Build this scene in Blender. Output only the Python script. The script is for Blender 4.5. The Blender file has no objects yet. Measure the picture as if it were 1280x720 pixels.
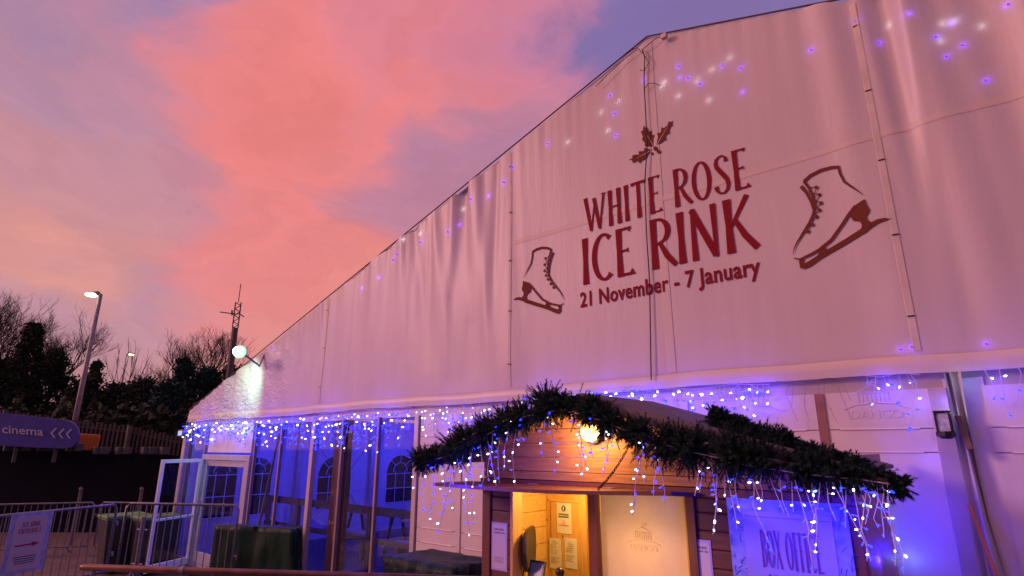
import bpy, math, random
from mathutils import Vector, Matrix, noise as mn
random.seed(7)
sc = bpy.context.scene
COL = sc.collection
R = math.radians
# ------------------------------------------------------------------ camera (x runs along the gable, y goes into the marquee)
F = 715.0; TH = math.atan(198/715); CAM = Vector((13.01, -4.95, 2.35))
FWD = (-.653, .757); RGT = (.757, .653)
cam_d = bpy.data.cameras.new('camera'); cam = bpy.data.objects.new('camera', cam_d); COL.objects.link(cam)
cam.location = CAM; cam.rotation_euler = (R(90)+TH, 0, math.atan2(.653, .757))
cam_d.sensor_width = 36; cam_d.lens = F/1280*36; cam_d.clip_start = .05; cam_d.clip_end = 2000
sc.camera = cam

def pray(x, y):
    u = x-640; v = 360-y
    fy = F*math.cos(TH)-v*math.sin(TH); fz = F*math.sin(TH)+v*math.cos(TH)
    return FWD[0]*fy+RGT[0]*u, FWD[1]*fy+RGT[1]*u, fz, fy
def at(x, y, d=None, X=None, Y=None, Z=None):
    dx, dy, dz, fy = pray(x, y)
    if d is not None: t = d/fy
    elif X is not None: t = (X-CAM.x)/dx
    elif Y is not None: t = (Y-CAM.y)/dy
    else: t = (Z-CAM.z)/dz
    return Vector((CAM.x+dx*t, CAM.y+dy*t, CAM.z+dz*t))
def s2l(c):
    return tuple(((v/255)/12.92 if v/255 <= .04045 else ((v/255+.055)/1.055)**2.4) for v in c)

# ------------------------------------------------------------------ materials
MT = {}
def mat(name, col, rough=.6, metal=0., noise=0., nscale=8., bump=0., bscale=40., stretch=(1, 1, 1), col2=None, spec=.5, emit=None, es=1.):
    if name in MT: return MT[name]
    m = bpy.data.materials.new(name); m.use_nodes = True
    nt = m.node_tree; N = nt.nodes; L = nt.links; b = N['Principled BSDF']
    b.inputs['Base Color'].default_value = (*col, 1); b.inputs['Roughness'].default_value = rough
    b.inputs['Metallic'].default_value = metal; b.inputs['Specular IOR Level'].default_value = spec
    if emit:
        b.inputs['Emission Color'].default_value = (*emit, 1); b.inputs['Emission Strength'].default_value = es
    if noise or bump or col2:
        tc = N.new('ShaderNodeTexCoord'); mp = N.new('ShaderNodeMapping'); mp.inputs['Scale'].default_value = stretch
        L.new(tc.outputs['Object'], mp.inputs['Vector'])
        if noise or col2:
            n = N.new('ShaderNodeTexNoise'); n.inputs['Scale'].default_value = nscale; n.inputs['Detail'].default_value = 6
            L.new(mp.outputs[0], n.inputs['Vector'])
            r = N.new('ShaderNodeMapRange'); r.inputs[1].default_value = .3; r.inputs[2].default_value = .7
            L.new(n.outputs['Fac'], r.inputs[0])
            mx = N.new('ShaderNodeMix'); mx.data_type = 'RGBA'
            L.new(r.outputs[0], mx.inputs['Factor'])
            c2 = col2 or tuple(min(1, v*(1+noise)) for v in col)
            c1 = col if col2 else tuple(v*(1-noise) for v in col)
            mx.inputs['A'].default_value = (*c1, 1); mx.inputs['B'].default_value = (*c2, 1)
            L.new(mx.outputs['Result'], b.inputs['Base Color'])
        if bump:
            n2 = N.new('ShaderNodeTexNoise'); n2.inputs['Scale'].default_value = bscale; n2.inputs['Detail'].default_value = 5
            L.new(mp.outputs[0], n2.inputs['Vector'])
            bp = N.new('ShaderNodeBump'); bp.inputs['Strength'].default_value = bump; bp.inputs['Distance'].default_value = .05 if bscale < 5 else .02
            L.new(n2.outputs['Fac'], bp.inputs['Height']); L.new(bp.outputs[0], b.inputs['Normal'])
    MT[name] = m
    return m
def emis(name, col, st, sample=False):
    m = bpy.data.materials.new(name); m.use_nodes = True; nt = m.node_tree
    nt.nodes.clear(); e = nt.nodes.new('ShaderNodeEmission'); o = nt.nodes.new('ShaderNodeOutputMaterial')
    e.inputs[0].default_value = (*col, 1); e.inputs[1].default_value = st; nt.links.new(e.outputs[0], o.inputs[0])
    if not sample: m.cycles.emission_sampling = 'NONE'
    MT[name] = m; return m

def fabric_mat():
    m = bpy.data.materials.new('marquee_fabric'); m.use_nodes = True; nt = m.node_tree; N = nt.nodes; L = nt.links
    N.clear(); out = N.new('ShaderNodeOutputMaterial')
    b = N.new('ShaderNodeBsdfPrincipled'); b.inputs['Roughness'].default_value = .42; b.inputs['Specular IOR Level'].default_value = .6
    tr = N.new('ShaderNodeBsdfTranslucent'); tr.inputs[0].default_value = (.8, .74, .72, 1)
    mx = N.new('ShaderNodeMixShader'); mx.inputs[0].default_value = .22
    L.new(b.outputs[0], mx.inputs[1]); L.new(tr.outputs[0], mx.inputs[2]); L.new(mx.outputs[0], out.inputs[0])
    tc = N.new('ShaderNodeTexCoord')
    # grime: soft vertical streaks and blotches
    mp = N.new('ShaderNodeMapping'); mp.inputs['Scale'].default_value = (2.2, 1, .35); L.new(tc.outputs['Object'], mp.inputs[0])
    n = N.new('ShaderNodeTexNoise'); n.inputs['Scale'].default_value = 2.5; n.inputs['Detail'].default_value = 8; L.new(mp.outputs[0], n.inputs[0])
    cr = N.new('ShaderNodeMix'); cr.data_type = 'RGBA'; L.new(n.outputs['Fac'], cr.inputs['Factor'])
    cr.inputs['A'].default_value = (.66, .58, .57, 1); cr.inputs['B'].default_value = (.80, .72, .70, 1)
    L.new(cr.outputs['Result'], b.inputs['Base Color'])
    # crinkle: strong near the low left corner (creased PVC), fine vertical crinkles elsewhere
    mp2 = N.new('ShaderNodeMapping'); mp2.inputs['Scale'].default_value = (9, 1, 1.3); mp2.inputs['Rotation'].default_value = (0, R(14), 0); L.new(tc.outputs['Object'], mp2.inputs[0])
    n2 = N.new('ShaderNodeTexNoise'); n2.inputs['Scale'].default_value = 2.2; n2.inputs['Detail'].default_value = 5; n2.inputs['Distortion'].default_value = .6; L.new(mp2.outputs[0], n2.inputs[0])
    mp3 = N.new('ShaderNodeMapping'); mp3.inputs['Scale'].default_value = (3, 1, 5); mp3.inputs['Rotation'].default_value = (0, R(-25), 0); L.new(tc.outputs['Object'], mp3.inputs[0])
    n3 = N.new('ShaderNodeTexNoise'); n3.inputs['Scale'].default_value = 2.0; n3.inputs['Detail'].default_value = 6; n3.inputs['Distortion'].default_value = 1.2; L.new(mp3.outputs[0], n3.inputs[0])
    sep = N.new('ShaderNodeSeparateXYZ'); L.new(tc.outputs['Object'], sep.inputs[0])
    mr = N.new('ShaderNodeMapRange'); mr.interpolation_type = 'SMOOTHSTEP'; L.new(sep.outputs['X'], mr.inputs[0])
    mr.inputs[1].default_value = -6.2; mr.inputs[2].default_value = -9.5; mr.inputs[3].default_value = 0.03; mr.inputs[4].default_value = 1.8
    mul = N.new('ShaderNodeMath'); mul.operation = 'MULTIPLY'; L.new(n3.outputs['Fac'], mul.inputs[0]); L.new(mr.outputs[0], mul.inputs[1])
    m2 = N.new('ShaderNodeMath'); m2.operation = 'MULTIPLY'; L.new(n2.outputs['Fac'], m2.inputs[0]); m2.inputs[1].default_value = .07
    ad = N.new('ShaderNodeMath'); L.new(mul.outputs[0], ad.inputs[0]); L.new(m2.outputs[0], ad.inputs[1])
    bp = N.new('ShaderNodeBump'); bp.inputs['Strength'].default_value = .55; bp.inputs['Distance'].default_value = .05
    L.new(ad.outputs[0], bp.inputs['Height']); L.new(bp.outputs[0], b.inputs['Normal']); L.new(bp.outputs[0], tr.inputs['Normal'])
    MT['fabric'] = m; return m

def wood_mat(name, c1, c2, rough=.55, axis='x'):
    m = bpy.data.materials.new(name); m.use_nodes = True; nt = m.node_tree; N = nt.nodes; L = nt.links; b = N['Principled BSDF']
    tc = N.new('ShaderNodeTexCoord'); mp = N.new('ShaderNodeMapping')
    mp.inputs['Scale'].default_value = (1.2, 14, 14) if axis == 'x' else (14, 14, 1.2)
    L.new(tc.outputs['Object'], mp.inputs[0])
    n = N.new('ShaderNodeTexNoise'); n.inputs['Scale'].default_value = 2.5; n.inputs['Detail'].default_value = 8; n.inputs['Distortion'].default_value = 1.0
    L.new(mp.outputs[0], n.inputs[0])
    k = N.new('ShaderNodeTexVoronoi'); k.inputs['Scale'].default_value = 5; L.new(tc.outputs['Object'], k.inputs[0])
    kr = N.new('ShaderNodeMapRange'); kr.inputs[1].default_value = .04; kr.inputs[2].default_value = .09; kr.inputs[3].default_value = .45; kr.inputs[4].default_value = 1
    L.new(k.outputs['Distance'], kr.inputs[0])
    r = N.new('ShaderNodeMapRange'); r.inputs[1].default_value = .3; r.inputs[2].default_value = .7; L.new(n.outputs['Fac'], r.inputs[0])
    mx = N.new('ShaderNodeMix'); mx.data_type = 'RGBA'; L.new(r.outputs[0], mx.inputs['Factor'])
    mx.inputs['A'].default_value = (*c1, 1); mx.inputs['B'].default_value = (*c2, 1)
    mm = N.new('ShaderNodeMix'); mm.data_type = 'RGBA'; mm.blend_type = 'MULTIPLY'; mm.inputs['Factor'].default_value = 1
    L.new(mx.outputs['Result'], mm.inputs['A']); L.new(kr.outputs[0], mm.inputs['B'])
    L.new(mm.outputs['Result'], b.inputs['Base Color']); b.inputs['Roughness'].default_value = rough
    bp = N.new('ShaderNodeBump'); bp.inputs['Strength'].default_value = .25; bp.inputs['Distance'].default_value = .004
    L.new(n.outputs['Fac'], bp.inputs['Height']); L.new(bp.outputs[0], b.inputs['Normal'])
    MT[name] = m; return m

def glass_mat(name, tint=(1, 1, 1), gl=.06):
    m = bpy.data.materials.new(name); m.use_nodes = True; nt = m.node_tree; N = nt.nodes; L = nt.links; N.clear()
    o = N.new('ShaderNodeOutputMaterial'); t = N.new('ShaderNodeBsdfTransparent'); g = N.new('ShaderNodeBsdfGlossy')
    t.inputs[0].default_value = (*tint, 1); g.inputs['Roughness'].default_value = .03
    fr = N.new('ShaderNodeLayerWeight'); fr.inputs[0].default_value = .5
    pw = N.new('ShaderNodeMath'); pw.operation = 'POWER'; pw.inputs[1].default_value = 5; L.new(fr.outputs['Facing'], pw.inputs[0])
    a = N.new('ShaderNodeMath'); a.operation = 'MULTIPLY_ADD'; a.inputs[1].default_value = .55; a.inputs[2].default_value = gl; L.new(pw.outputs[0], a.inputs[0])
    mx = N.new('ShaderNodeMixShader'); L.new(a.outputs[0], mx.inputs[0]); L.new(t.outputs[0], mx.inputs[1]); L.new(g.outputs[0], mx.inputs[2])
    L.new(mx.outputs[0], o.inputs[0]); MT[name] = m; return m

FAB = fabric_mat()
PVC = mat('wall_pvc', (.66, .6, .6), .45, noise=.06, nscale=3, bump=.08, bscale=14)
STRAP = mat('seam_webbing', (.60, .53, .49), .6, noise=.1)
ALU = mat('aluminium', (.50, .43, .42), .42, .35, noise=.12, nscale=5)
ALUD = mat('bronze_aluminium', (.30, .22, .22), .45, .3, noise=.15, nscale=5)
ALUW = mat('white_frame', (.72, .74, .78), .4, noise=.06)
BLUEFR = mat('grey_door_frame', (.42, .42, .5), .4, .2, noise=.08)
GLASS = glass_mat('clear_glass', (.86, .88, .95))
DARKWIN = mat('window_film', (.012, .012, .03), .2, noise=.3)
HUTW = wood_mat('lamplit_stained_pine', (.26, .105, .035), (.46, .22, .08))  # golden tone includes the bulkhead lamp's glow on the gable boards
HUTL = wood_mat('shaded_stained_pine', (.085, .025, .022), (.15, .045, .032))  # same pine with shade painted in for the walls below the gable
HUTD = wood_mat('dark_stained_trim', (.10, .026, .022), (.17, .045, .03), axis='z')
PINE = wood_mat('pale_pine', (.55, .32, .11), (.72, .45, .18))
PINEZ = wood_mat('pale_pine_upright', (.50, .27, .08), (.66, .38, .13), axis='z')
PROPW = wood_mat('weathered_timber', (.12, .07, .05), (.2, .12, .09), axis='z')
INTW = wood_mat('purple_brown_post', (.16, .07, .05), (.26, .12, .08), axis='z')
REDP = mat('red_print', (.22, .010, .020), .75, spec=.12)
BRNP = mat('brown_print', (.16, .042, .026), .75, spec=.12)
ROOFG = mat('grey_felt', (.10, .09, .12), .8, noise=.2, bump=.3)
BLACK = mat('black_plastic', (.012, .012, .014), .35)
STEEL = mat('galvanised_steel', (.20, .20, .25), .42, .5, noise=.25, nscale=14)
LSTEEL = mat('lamp_post_steel', (.22, .2, .24), .5, .3, noise=.2)
COPPER = mat('brown_painted_rail', (.20, .085, .06), .32, .2, noise=.3, nscale=6)
TARP = mat('dark_green_tarpaulin', (.004, .040, .018), .42, spec=.35, noise=.35, nscale=4, bump=1., bscale=5, stretch=(1, 1, .5))
NAVYT = mat('navy_green_tarpaulin', (.006, .026, .030), .55, spec=.2, noise=.3, nscale=4, bump=1., bscale=4.5)
PAPER = mat('paper', (.66, .62, .6), .7, noise=.03)
INK = mat('ink', (.05, .03, .05), .7)
WIRE = mat('pale_clear_wire', (.62, .52, .85), .4)  # pale lilac puts the bulbs' light into the wire colour
DWIRE = mat('dark_wire', (.02, .015, .02), .6)
BWHITE = emis('bulb_white', (.85, .92, 1.0), 5.0)
BBLUE = emis('bulb_blue', (.014, .024, 1.0), 7.0)
BPURP = emis('bulb_violet', (.20, .05, 1.0), 1.3)
BCYAN = emis('bulb_pale_blue', (.15, .3, 1.0), 5.0)

# ------------------------------------------------------------------ mesh helpers
BASE = {}
class MB:
    def __init__(s): s.v = []; s.f = []
    def add(s, vs, fs):
        o = len(s.v); s.v += [tuple(v) for v in vs]; s.f += [tuple(i+o for i in f) for f in fs]; return s
    def box(s, x0, x1, y0, y1, z0, z1):
        return s.add([(x0,y0,z0),(x1,y0,z0),(x1,y1,z0),(x0,y1,z0),(x0,y0,z1),(x1,y0,z1),(x1,y1,z1),(x0,y1,z1)],
                     [(3,2,1,0),(4,5,6,7),(0,1,5,4),(1,2,6,5),(2,3,7,6),(3,0,4,7)])
    def beam(s, a, b, w, h, up=(0, 0, 1)):
        a = Vector(a); b = Vector(b); d = (b-a).normalized(); u = Vector(up)
        if abs(d.dot(u)) > .98: u = Vector((0, 1, 0))
        r = d.cross(u).normalized(); u = r.cross(d).normalized()
        q = [r*(-w/2)+u*(-h/2), r*(w/2)+u*(-h/2), r*(w/2)+u*(h/2), r*(-w/2)+u*(h/2)]
        return s.add([a+k for k in q]+[b+k for k in q], [(0,1,2,3),(7,6,5,4),(0,4,5,1),(1,5,6,2),(2,6,7,3),(3,7,4,0)])
    def tube(s, pts, r, n=6, caps=True):
        pts = [Vector(p) for p in pts]; m = len(pts)
        rs = r if isinstance(r, (list, tuple)) else [r]*m
        vs = []; prev = None
        for i, p in enumerate(pts):
            d = (pts[min(i+1, m-1)]-pts[max(i-1, 0)])
            d = d.normalized() if d.length > 1e-9 else Vector((0, 0, 1))
            if prev is None:
                u = Vector((0, 0, 1)) if abs(d.z) < .9 else Vector((1, 0, 0))
            else: u = prev
            a = d.cross(u)
            if a.length < 1e-6: a = d.orthogonal()
            a.normalize(); b = a.cross(d).normalized(); prev = b
            for k in range(n):
                t = 2*math.pi*k/n; vs.append(p+a*(rs[i]*math.cos(t))+b*(rs[i]*math.sin(t)))
        fs = [(i*n+k, i*n+(k+1) % n, (i+1)*n+(k+1) % n, (i+1)*n+k) for i in range(m-1) for k in range(n)]
        if caps: fs += [tuple(range(n-1, -1, -1)), tuple((m-1)*n+k for k in range(n))]
        return s.add(vs, fs)
    def ball(s, c, r, nu=8, nv=5, sz=1.0):
        c = Vector(c); vs = [c+Vector((0, 0, r*sz))]
        for i in range(1, nv):
            t = math.pi*i/nv
            for k in range(nu): a = 2*math.pi*k/nu; vs.append(c+Vector((r*math.sin(t)*math.cos(a), r*math.sin(t)*math.sin(a), r*sz*math.cos(t))))
        vs.append(c-Vector((0, 0, r*sz)))
        fs = [(0, 1+k, 1+(k+1) % nu) for k in range(nu)]
        for i in range(nv-2): fs += [(1+i*nu+k, 1+(i+1)*nu+k, 1+(i+1)*nu+(k+1) % nu, 1+i*nu+(k+1) % nu) for k in range(nu)]
        e = len(vs)-1; o = 1+(nv-2)*nu; fs += [(e, o+(k+1) % nu, o+k) for k in range(nu)]
        return s.add(vs, fs)
    def poly(s, pts): return s.add(pts, [tuple(range(len(pts)))])
    def prism(s, pts, dv):
        n = len(pts); dv = Vector(dv)
        return s.add([Vector(p) for p in pts]+[Vector(p)+dv for p in pts],
                     [tuple(range(n-1, -1, -1)), tuple(range(n, 2*n))]+[(i, (i+1) % n, n+(i+1) % n, n+i) for i in range(n)])
    def build(s, name, m, parent=None, smooth=False, base=None, bevel=0):
        o_base = BASE.get(parent.name) if parent else None
        if o_base is None:
            if parent is None:
                xs = [v[0] for v in s.v]; ys = [v[1] for v in s.v]; zs = [v[2] for v in s.v]
                o_base = Vector(base) if base else Vector(((min(xs)+max(xs))/2, (min(ys)+max(ys))/2, min(zs)))
            else: o_base = Vector((0, 0, 0))
        me = bpy.data.meshes.new(name)
        me.from_pydata([(v[0]-o_base.x, v[1]-o_base.y, v[2]-o_base.z) for v in s.v], [], s.f); me.update()
        if smooth: me.polygons.foreach_set('use_smooth', [True]*len(me.polygons))
        if m: me.materials.append(m)
        o = bpy.data.objects.new(name, me); COL.objects.link(o)
        if parent: o.parent = parent
        else: o.location = o_base
        BASE[o.name] = o_base
        if bevel:
            b = o.modifiers.new('bevel', 'BEVEL'); b.width = bevel; b.segments = 2; b.limit_method = 'ANGLE'
        return o
def tag(o, label=None, cat=None, group=None, kind=None):
    if label: o['label'] = label
    if cat: o['category'] = cat
    if group: o['group'] = group
    if kind: o['kind'] = kind
    return o
def thing(name, label, cat, loc, group=None, kind=None):
    o = bpy.data.objects.new(name, None); o.empty_display_size = .2; COL.objects.link(o); o.location = loc
    BASE[o.name] = Vector(loc); return tag(o, label, cat, group, kind)
def child(name, me, parent, loc, scale=1., rot=None):
    o = bpy.data.objects.new(name, me); COL.objects.link(o); o.parent = parent
    o.location = Vector(loc)-BASE[parent.name]; o.scale = (scale,)*3
    if rot: o.rotation_euler = rot
    BASE[o.name] = Vector(loc); return o
def light(name, kind, loc, col, energy, **k):
    d = bpy.data.lights.new(name, kind); d.color = col; d.energy = energy
    for a, v in k.items(): setattr(d, a, v)
    o = bpy.data.objects.new(name, d); COL.objects.link(o); o.location = loc; return o
def text_mb(txt, size, extrude=0., bold=0., align='LEFT', space=1., shear=0.):
    c = bpy.data.curves.new('t', 'FONT'); c.body = txt; c.size = size; c.extrude = extrude; c.offset = bold
    c.align_x = align; c.space_character = space; c.shear = shear; c.resolution_u = 3
    o = bpy.data.objects.new('t', c); COL.objects.link(o)
    bpy.context.view_layer.update()
    me = bpy.data.meshes.new_from_object(o.evaluated_get(bpy.context.evaluated_depsgraph_get()))
    vs = [tuple(v.co) for v in me.vertices]; fs = [tuple(p.vertices) for p in me.polygons]
    bpy.data.objects.remove(o); bpy.data.meshes.remove(me); bpy.data.curves.remove(c)
    return vs, fs
def put_text(mb, txt, fn, **k):
    """fn maps the flat text's (x, y, z) to the world"""
    vs, fs = text_mb(txt, **k); mb.add([fn(*v) for v in vs], fs); return mb
def fit_text(mb, txt, w, h, fn, **k):
    """stretch the word to w x h, lower left at 0,0"""
    vs, fs = text_mb(txt, size=1., **k)
    x0 = min(v[0] for v in vs); x1 = max(v[0] for v in vs); y0 = min(v[1] for v in vs); y1 = max(v[1] for v in vs)
    mb.add([fn((v[0]-x0)/(x1-x0)*w, (v[1]-y0)/(y1-y0)*h, v[2]) for v in vs], fs); return mb

# ------------------------------------------------------------------ flared display lettering built stroke by stroke
def arc(cx, cy, rx, ry, a0, a1, n=14):
    return [(cx+rx*math.cos(R(a0+(a1-a0)*i/n)), cy+ry*math.sin(R(a0+(a1-a0)*i/n))) for i in range(n+1)]
T = .115; t_ = .06
GL = {
 'I': (.16, [([(.08,0),(.08,.5),(.08,1)], [.15,.11,.15])]),
 'H': (.46, [([(.09,0),(.09,.5),(.09,1)], [.15,.11,.15]), ([(.37,0),(.37,.5),(.37,1)], [.15,.11,.15]), ([(.09,.52),(.37,.52)], [.05,.05])]),
 'T': (.44, [([(.22,0),(.22,.5),(.22,1)], [.15,.11,.12]), ([(.0,.95),(.22,.975),(.44,.95)], [.11,.05,.11])]),
 'E': (.36, [([(.09,0),(.09,.5),(.09,1)], [.14,.11,.14]), ([(.09,.975),(.28,.97),(.34,.94)], [.05,.05,.13]), ([(.09,.52),(.24,.52),(.28,.52)], [.045,.045,.12]), ([(.09,.03),(.3,.03),(.37,.07)], [.055,.055,.15])]),
 'F': (.34, [([(.09,0),(.09,.5),(.09,1)], [.15,.11,.14]), ([(.09,.975),(.28,.97),(.33,.94)], [.05,.05,.13]), ([(.09,.52),(.24,.52),(.28,.52)], [.045,.045,.12])]),
 'W': (.70, [([(.03,1),(.2,.03)], [.13,.1]), ([(.2,.0),(.35,.8)], [.055,.055]), ([(.33,.93),(.49,.03)], [.12,.1]), ([(.49,.0),(.66,1)], [.055,.07]), ([(-.03,.98),(.11,.98)], [.04,.04]), ([(.58,.98),(.73,.98)], [.04,.04])]),
 'R': (.44, [([(.09,0),(.09,.5),(.09,1)], [.15,.11,.14]), (([(.09,.97)]+arc(.17,.73,.19,.24,90,-90)+[(.09,.49)]), [.05]+[.055,.06,.065,.075,.09,.1,.11,.11,.11,.1,.09,.075,.065,.06,.055]+[.05]), ([(.2,.5),(.32,.22),(.47,.01)], [.08,.11,.1])]),
 'O': (.50, [(arc(.25,.5,.2,.475,90,450,28), [(.055+.065*abs(math.cos(R(90+360*i/28)))) for i in range(29)])]),
 'C': (.44, [(arc(.27,.5,.22,.475,52,308,22), [.12,.08]+[(.055+.065*abs(math.cos(R(52+256*i/22)))) for i in range(2,21)]+[.08,.12])]),
 'S': (.38, [([(.33,.80),(.32,.90),(.25,.965),(.17,.96),(.09,.9),(.07,.8),(.09,.7),(.17,.58),(.25,.46),(.32,.34),(.335,.22),(.3,.1),(.22,.035),(.13,.04),(.06,.11),(.03,.23)], [.12,.07,.05,.055,.08,.1,.11,.12,.12,.12,.1,.085,.055,.055,.08,.13])]),
 'N': (.50, [([(.07,0),(.07,1)], [.12,.07]), ([(.06,.98),(.42,.03)], [.12,.12]), ([(.43,0),(.43,1)], [.06,.11])]),
 'K': (.48, [([(.09,0),(.09,.5),(.09,1)], [.15,.11,.15]), ([(.12,.46),(.42,1)], [.055,.09]), ([(.2,.58),(.33,.28),(.5,.01)], [.08,.11,.12])]),
 'B': (.42, [([(.09,0),(.09,1)], [.12,.12]), (([(.09,.97)]+arc(.16,.75,.16,.22,90,-90,10)+[(.09,.53)]), [.05]*3+[.07,.09,.1,.1,.1,.09,.07]+[.05]*3), (([(.09,.53)]+arc(.17,.28,.2,.25,90,-90,10)+[(.09,.03)]), [.05]*3+[.07,.09,.11,.11,.11,.09,.07]+[.05]*3)]),
 'X': (.46, [([(.04,1),(.42,0)], [.12,.12]), ([(.42,1),(.04,0)], [.055,.055])]),
 'A': (.46, [([(.22,1),(.42,0)], [.1,.13]), ([(.22,1),(.04,0)], [.055,.055]), ([(.1,.33),(.36,.33)], [.045,.045])]),
 '1': (.22, [([(.12,0),(.12,1)], [.12,.1]), ([(.12,.97),(.02,.86)], [.06,.05])]),
 'U': (.46, [(([(.08,1),(.08,.3)]+arc(.23,.28,.15,.25,180,360,10)+[(.38,.3),(.38,1)]), [.12,.1]+[.08]*11+[.07,.08])]),
 ' ': (.2, []),
}
def stroke(mb, pts, ws, fn, wk=1.):
    P_ = [Vector((p[0], p[1])) for p in pts]; n = len(P_); vs = []
    if len(ws) < n: ws = list(ws)+[ws[-1]]*(n-len(ws))
    for i, p in enumerate(P_):
        d = (P_[min(i+1, n-1)]-P_[max(i-1, 0)]).normalized(); q = Vector((-d.y, d.x))*ws[i]*wk/2
        vs += [p+q, p-q]
    mb.add([fn(v.x, v.y) for v in vs], [(2*i, 2*i+1, 2*i+3, 2*i+2) for i in range(n-1)])
def densify(pts, ws, step=.12):
    o = []; w = []
    for i in range(len(pts)-1):
        a = pts[i]; b = pts[i+1]; n = max(1, int(math.dist(a, b)/step))
        w0 = ws[min(i, len(ws)-1)]; w1 = ws[min(i+1, len(ws)-1)]
        for k in range(n): f = k/n; o.append((a[0]+(b[0]-a[0])*f, a[1]+(b[1]-a[1])*f)); w.append(w0+(w1-w0)*f)
    o.append(pts[-1]); w.append(ws[-1]); return o, w
def word(mb, txt, w, h, fn, gap=.075, wk=1.):
    tot = sum(GL[c][0] for c in txt)+gap*(len(txt)-1); sx = w/tot; x = 0; lay = 0
    for c in txt:
        for pts, ws in GL[c][1]:
            lay += 1; pts, ws = densify(pts, ws)
            stroke(mb, [(p[0]*sx, p[1]*h) for p in pts], [q*(sx+h)/2 for q in ws], lambda a, b, x=x, l=lay: fn(a+x*sx, b, (l % 5)*.0006), wk)
        x += GL[c][0]+gap

# ------------------------------------------------------------------ the setting
def plane_grid(name, x0, x1, y0, y1, z, m, n=1):
    mb = MB()
    vs = [(x0+(x1-x0)*i/n, y0+(y1-y0)*j/n, z) for j in range(n+1) for i in range(n+1)]
    mb.add(vs, [(j*(n+1)+i, j*(n+1)+i+1, (j+1)*(n+1)+i+1, (j+1)*(n+1)+i) for j in range(n) for i in range(n)])
    return mb.build(name, m)
def paver_mat():
    m = bpy.data.materials.new('reddish_block_paving'); m.use_nodes = True; nt = m.node_tree; N = nt.nodes; L = nt.links; b = N['Principled BSDF']
    tc = N.new('ShaderNodeTexCoord'); br = N.new('ShaderNodeTexBrick'); br.inputs['Scale'].default_value = 2.2
    br.inputs['Color1'].default_value = (.15, .085, .07, 1); br.inputs['Color2'].default_value = (.21, .13, .11, 1); br.inputs['Mortar'].default_value = (.06, .05, .05, 1)
    br.inputs['Mortar Size'].default_value = .012
    L.new(tc.outputs['Object'], br.inputs['Vector'])
    n = N.new('ShaderNodeTexNoise'); n.inputs['Scale'].default_value = .6; n.inputs['Detail'].default_value = 8; L.new(tc.outputs['Object'], n.inputs[0])
    mx = N.new('ShaderNodeMix'); mx.data_type = 'RGBA'; mx.blend_type = 'MULTIPLY'; mx.inputs['Factor'].default_value = .7
    L.new(br.outputs['Color'], mx.inputs['A']); L.new(n.outputs['Fac'], mx.inputs['B']); L.new(mx.outputs['Result'], b.inputs['Base Color']); b.inputs['Roughness'].default_value = .75
    bp = N.new('ShaderNodeBump'); bp.inputs['Strength'].default_value = .3; L.new(br.outputs['Fac'], bp.inputs['Height']); bp.invert = True; L.new(bp.outputs[0], b.inputs['Normal'])
    return m
tag(plane_grid('ground', -400, 400, -400, 400, 0, mat('asphalt', (.05, .048, .05), .85, noise=.25, nscale=1.5, bump=.3, bscale=60)), kind='structure')
pav = MB(); pav.add([(-14, -12, .004), (12, -12, .004), (12, 0, .004), (-14, 3.2, .004)], [(0, 1, 2, 3)])
tag(pav.build('pavement', paver_mat()), kind='structure')
DECKM = wood_mat('dark_deck_boards', (.05, .035, .035), (.09, .06, .055))
# raised entrance walkway on which the barriers and camera stand
dk = MB()
A = Vector((2.2, -2.1, 0)); 
outline = [(1.9, -4.6), (2.3, -1.62), (4.15, -.5), (4.4, -.3), (4.4, -1.7), (9.3, -1.7), (9.3, -2.1), (16, -2.1), (16, -8), (2, -8)]
dk.prism([(x, y, .0045) for x, y in reversed(outline)], (0, 0, .39))
tag(dk.build('walkway', DECKM), kind='structure')

# ------------------------------------------------------------------ marquee
EAVE = 3.08; APX = 10.70; APZ = 6.60; HEM = 2.87; LX = -.28; RX = 2*APX-LX
def top(s): return APZ-(APZ-EAVE)*abs(s-APX)/(APX-LX)
def sm(a, b, x):
    t = max(0, min(1, (x-a)/(b-a))); return t*t*(3-2*t)
_r = random.Random(19); DRAPES = []
for _i in range(95):
    _x = LX+(RX-LX)*_i/94+_r.uniform(-.12, .12)
    _c = sm(1.7, 2.1, abs(_x-APX)) if True else 1
    if _r.random() < .75: DRAPES.append((_x, _r.uniform(.035, .10), _r.uniform(-.042, .05)*(1 if 5.5 < _x < 16 else .55)*_c, _r.uniform(.35, 1.05), _r.uniform(-.12, .22)))
DRAPES += [(12.35, .10, .04, .9, .10), (12.75, .07, -.045, 1.1, .12), (12.95, .08, .04, 1.2, .10), (13.3, .10, -.03, 1., .1), (7.9, .09, -.04, 1.0, .35), (8.15, .08, .035, 1.1, .3), (7.3, .10, .035, .9, .5), (6.9, .09, -.035, .85, .5)]
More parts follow.
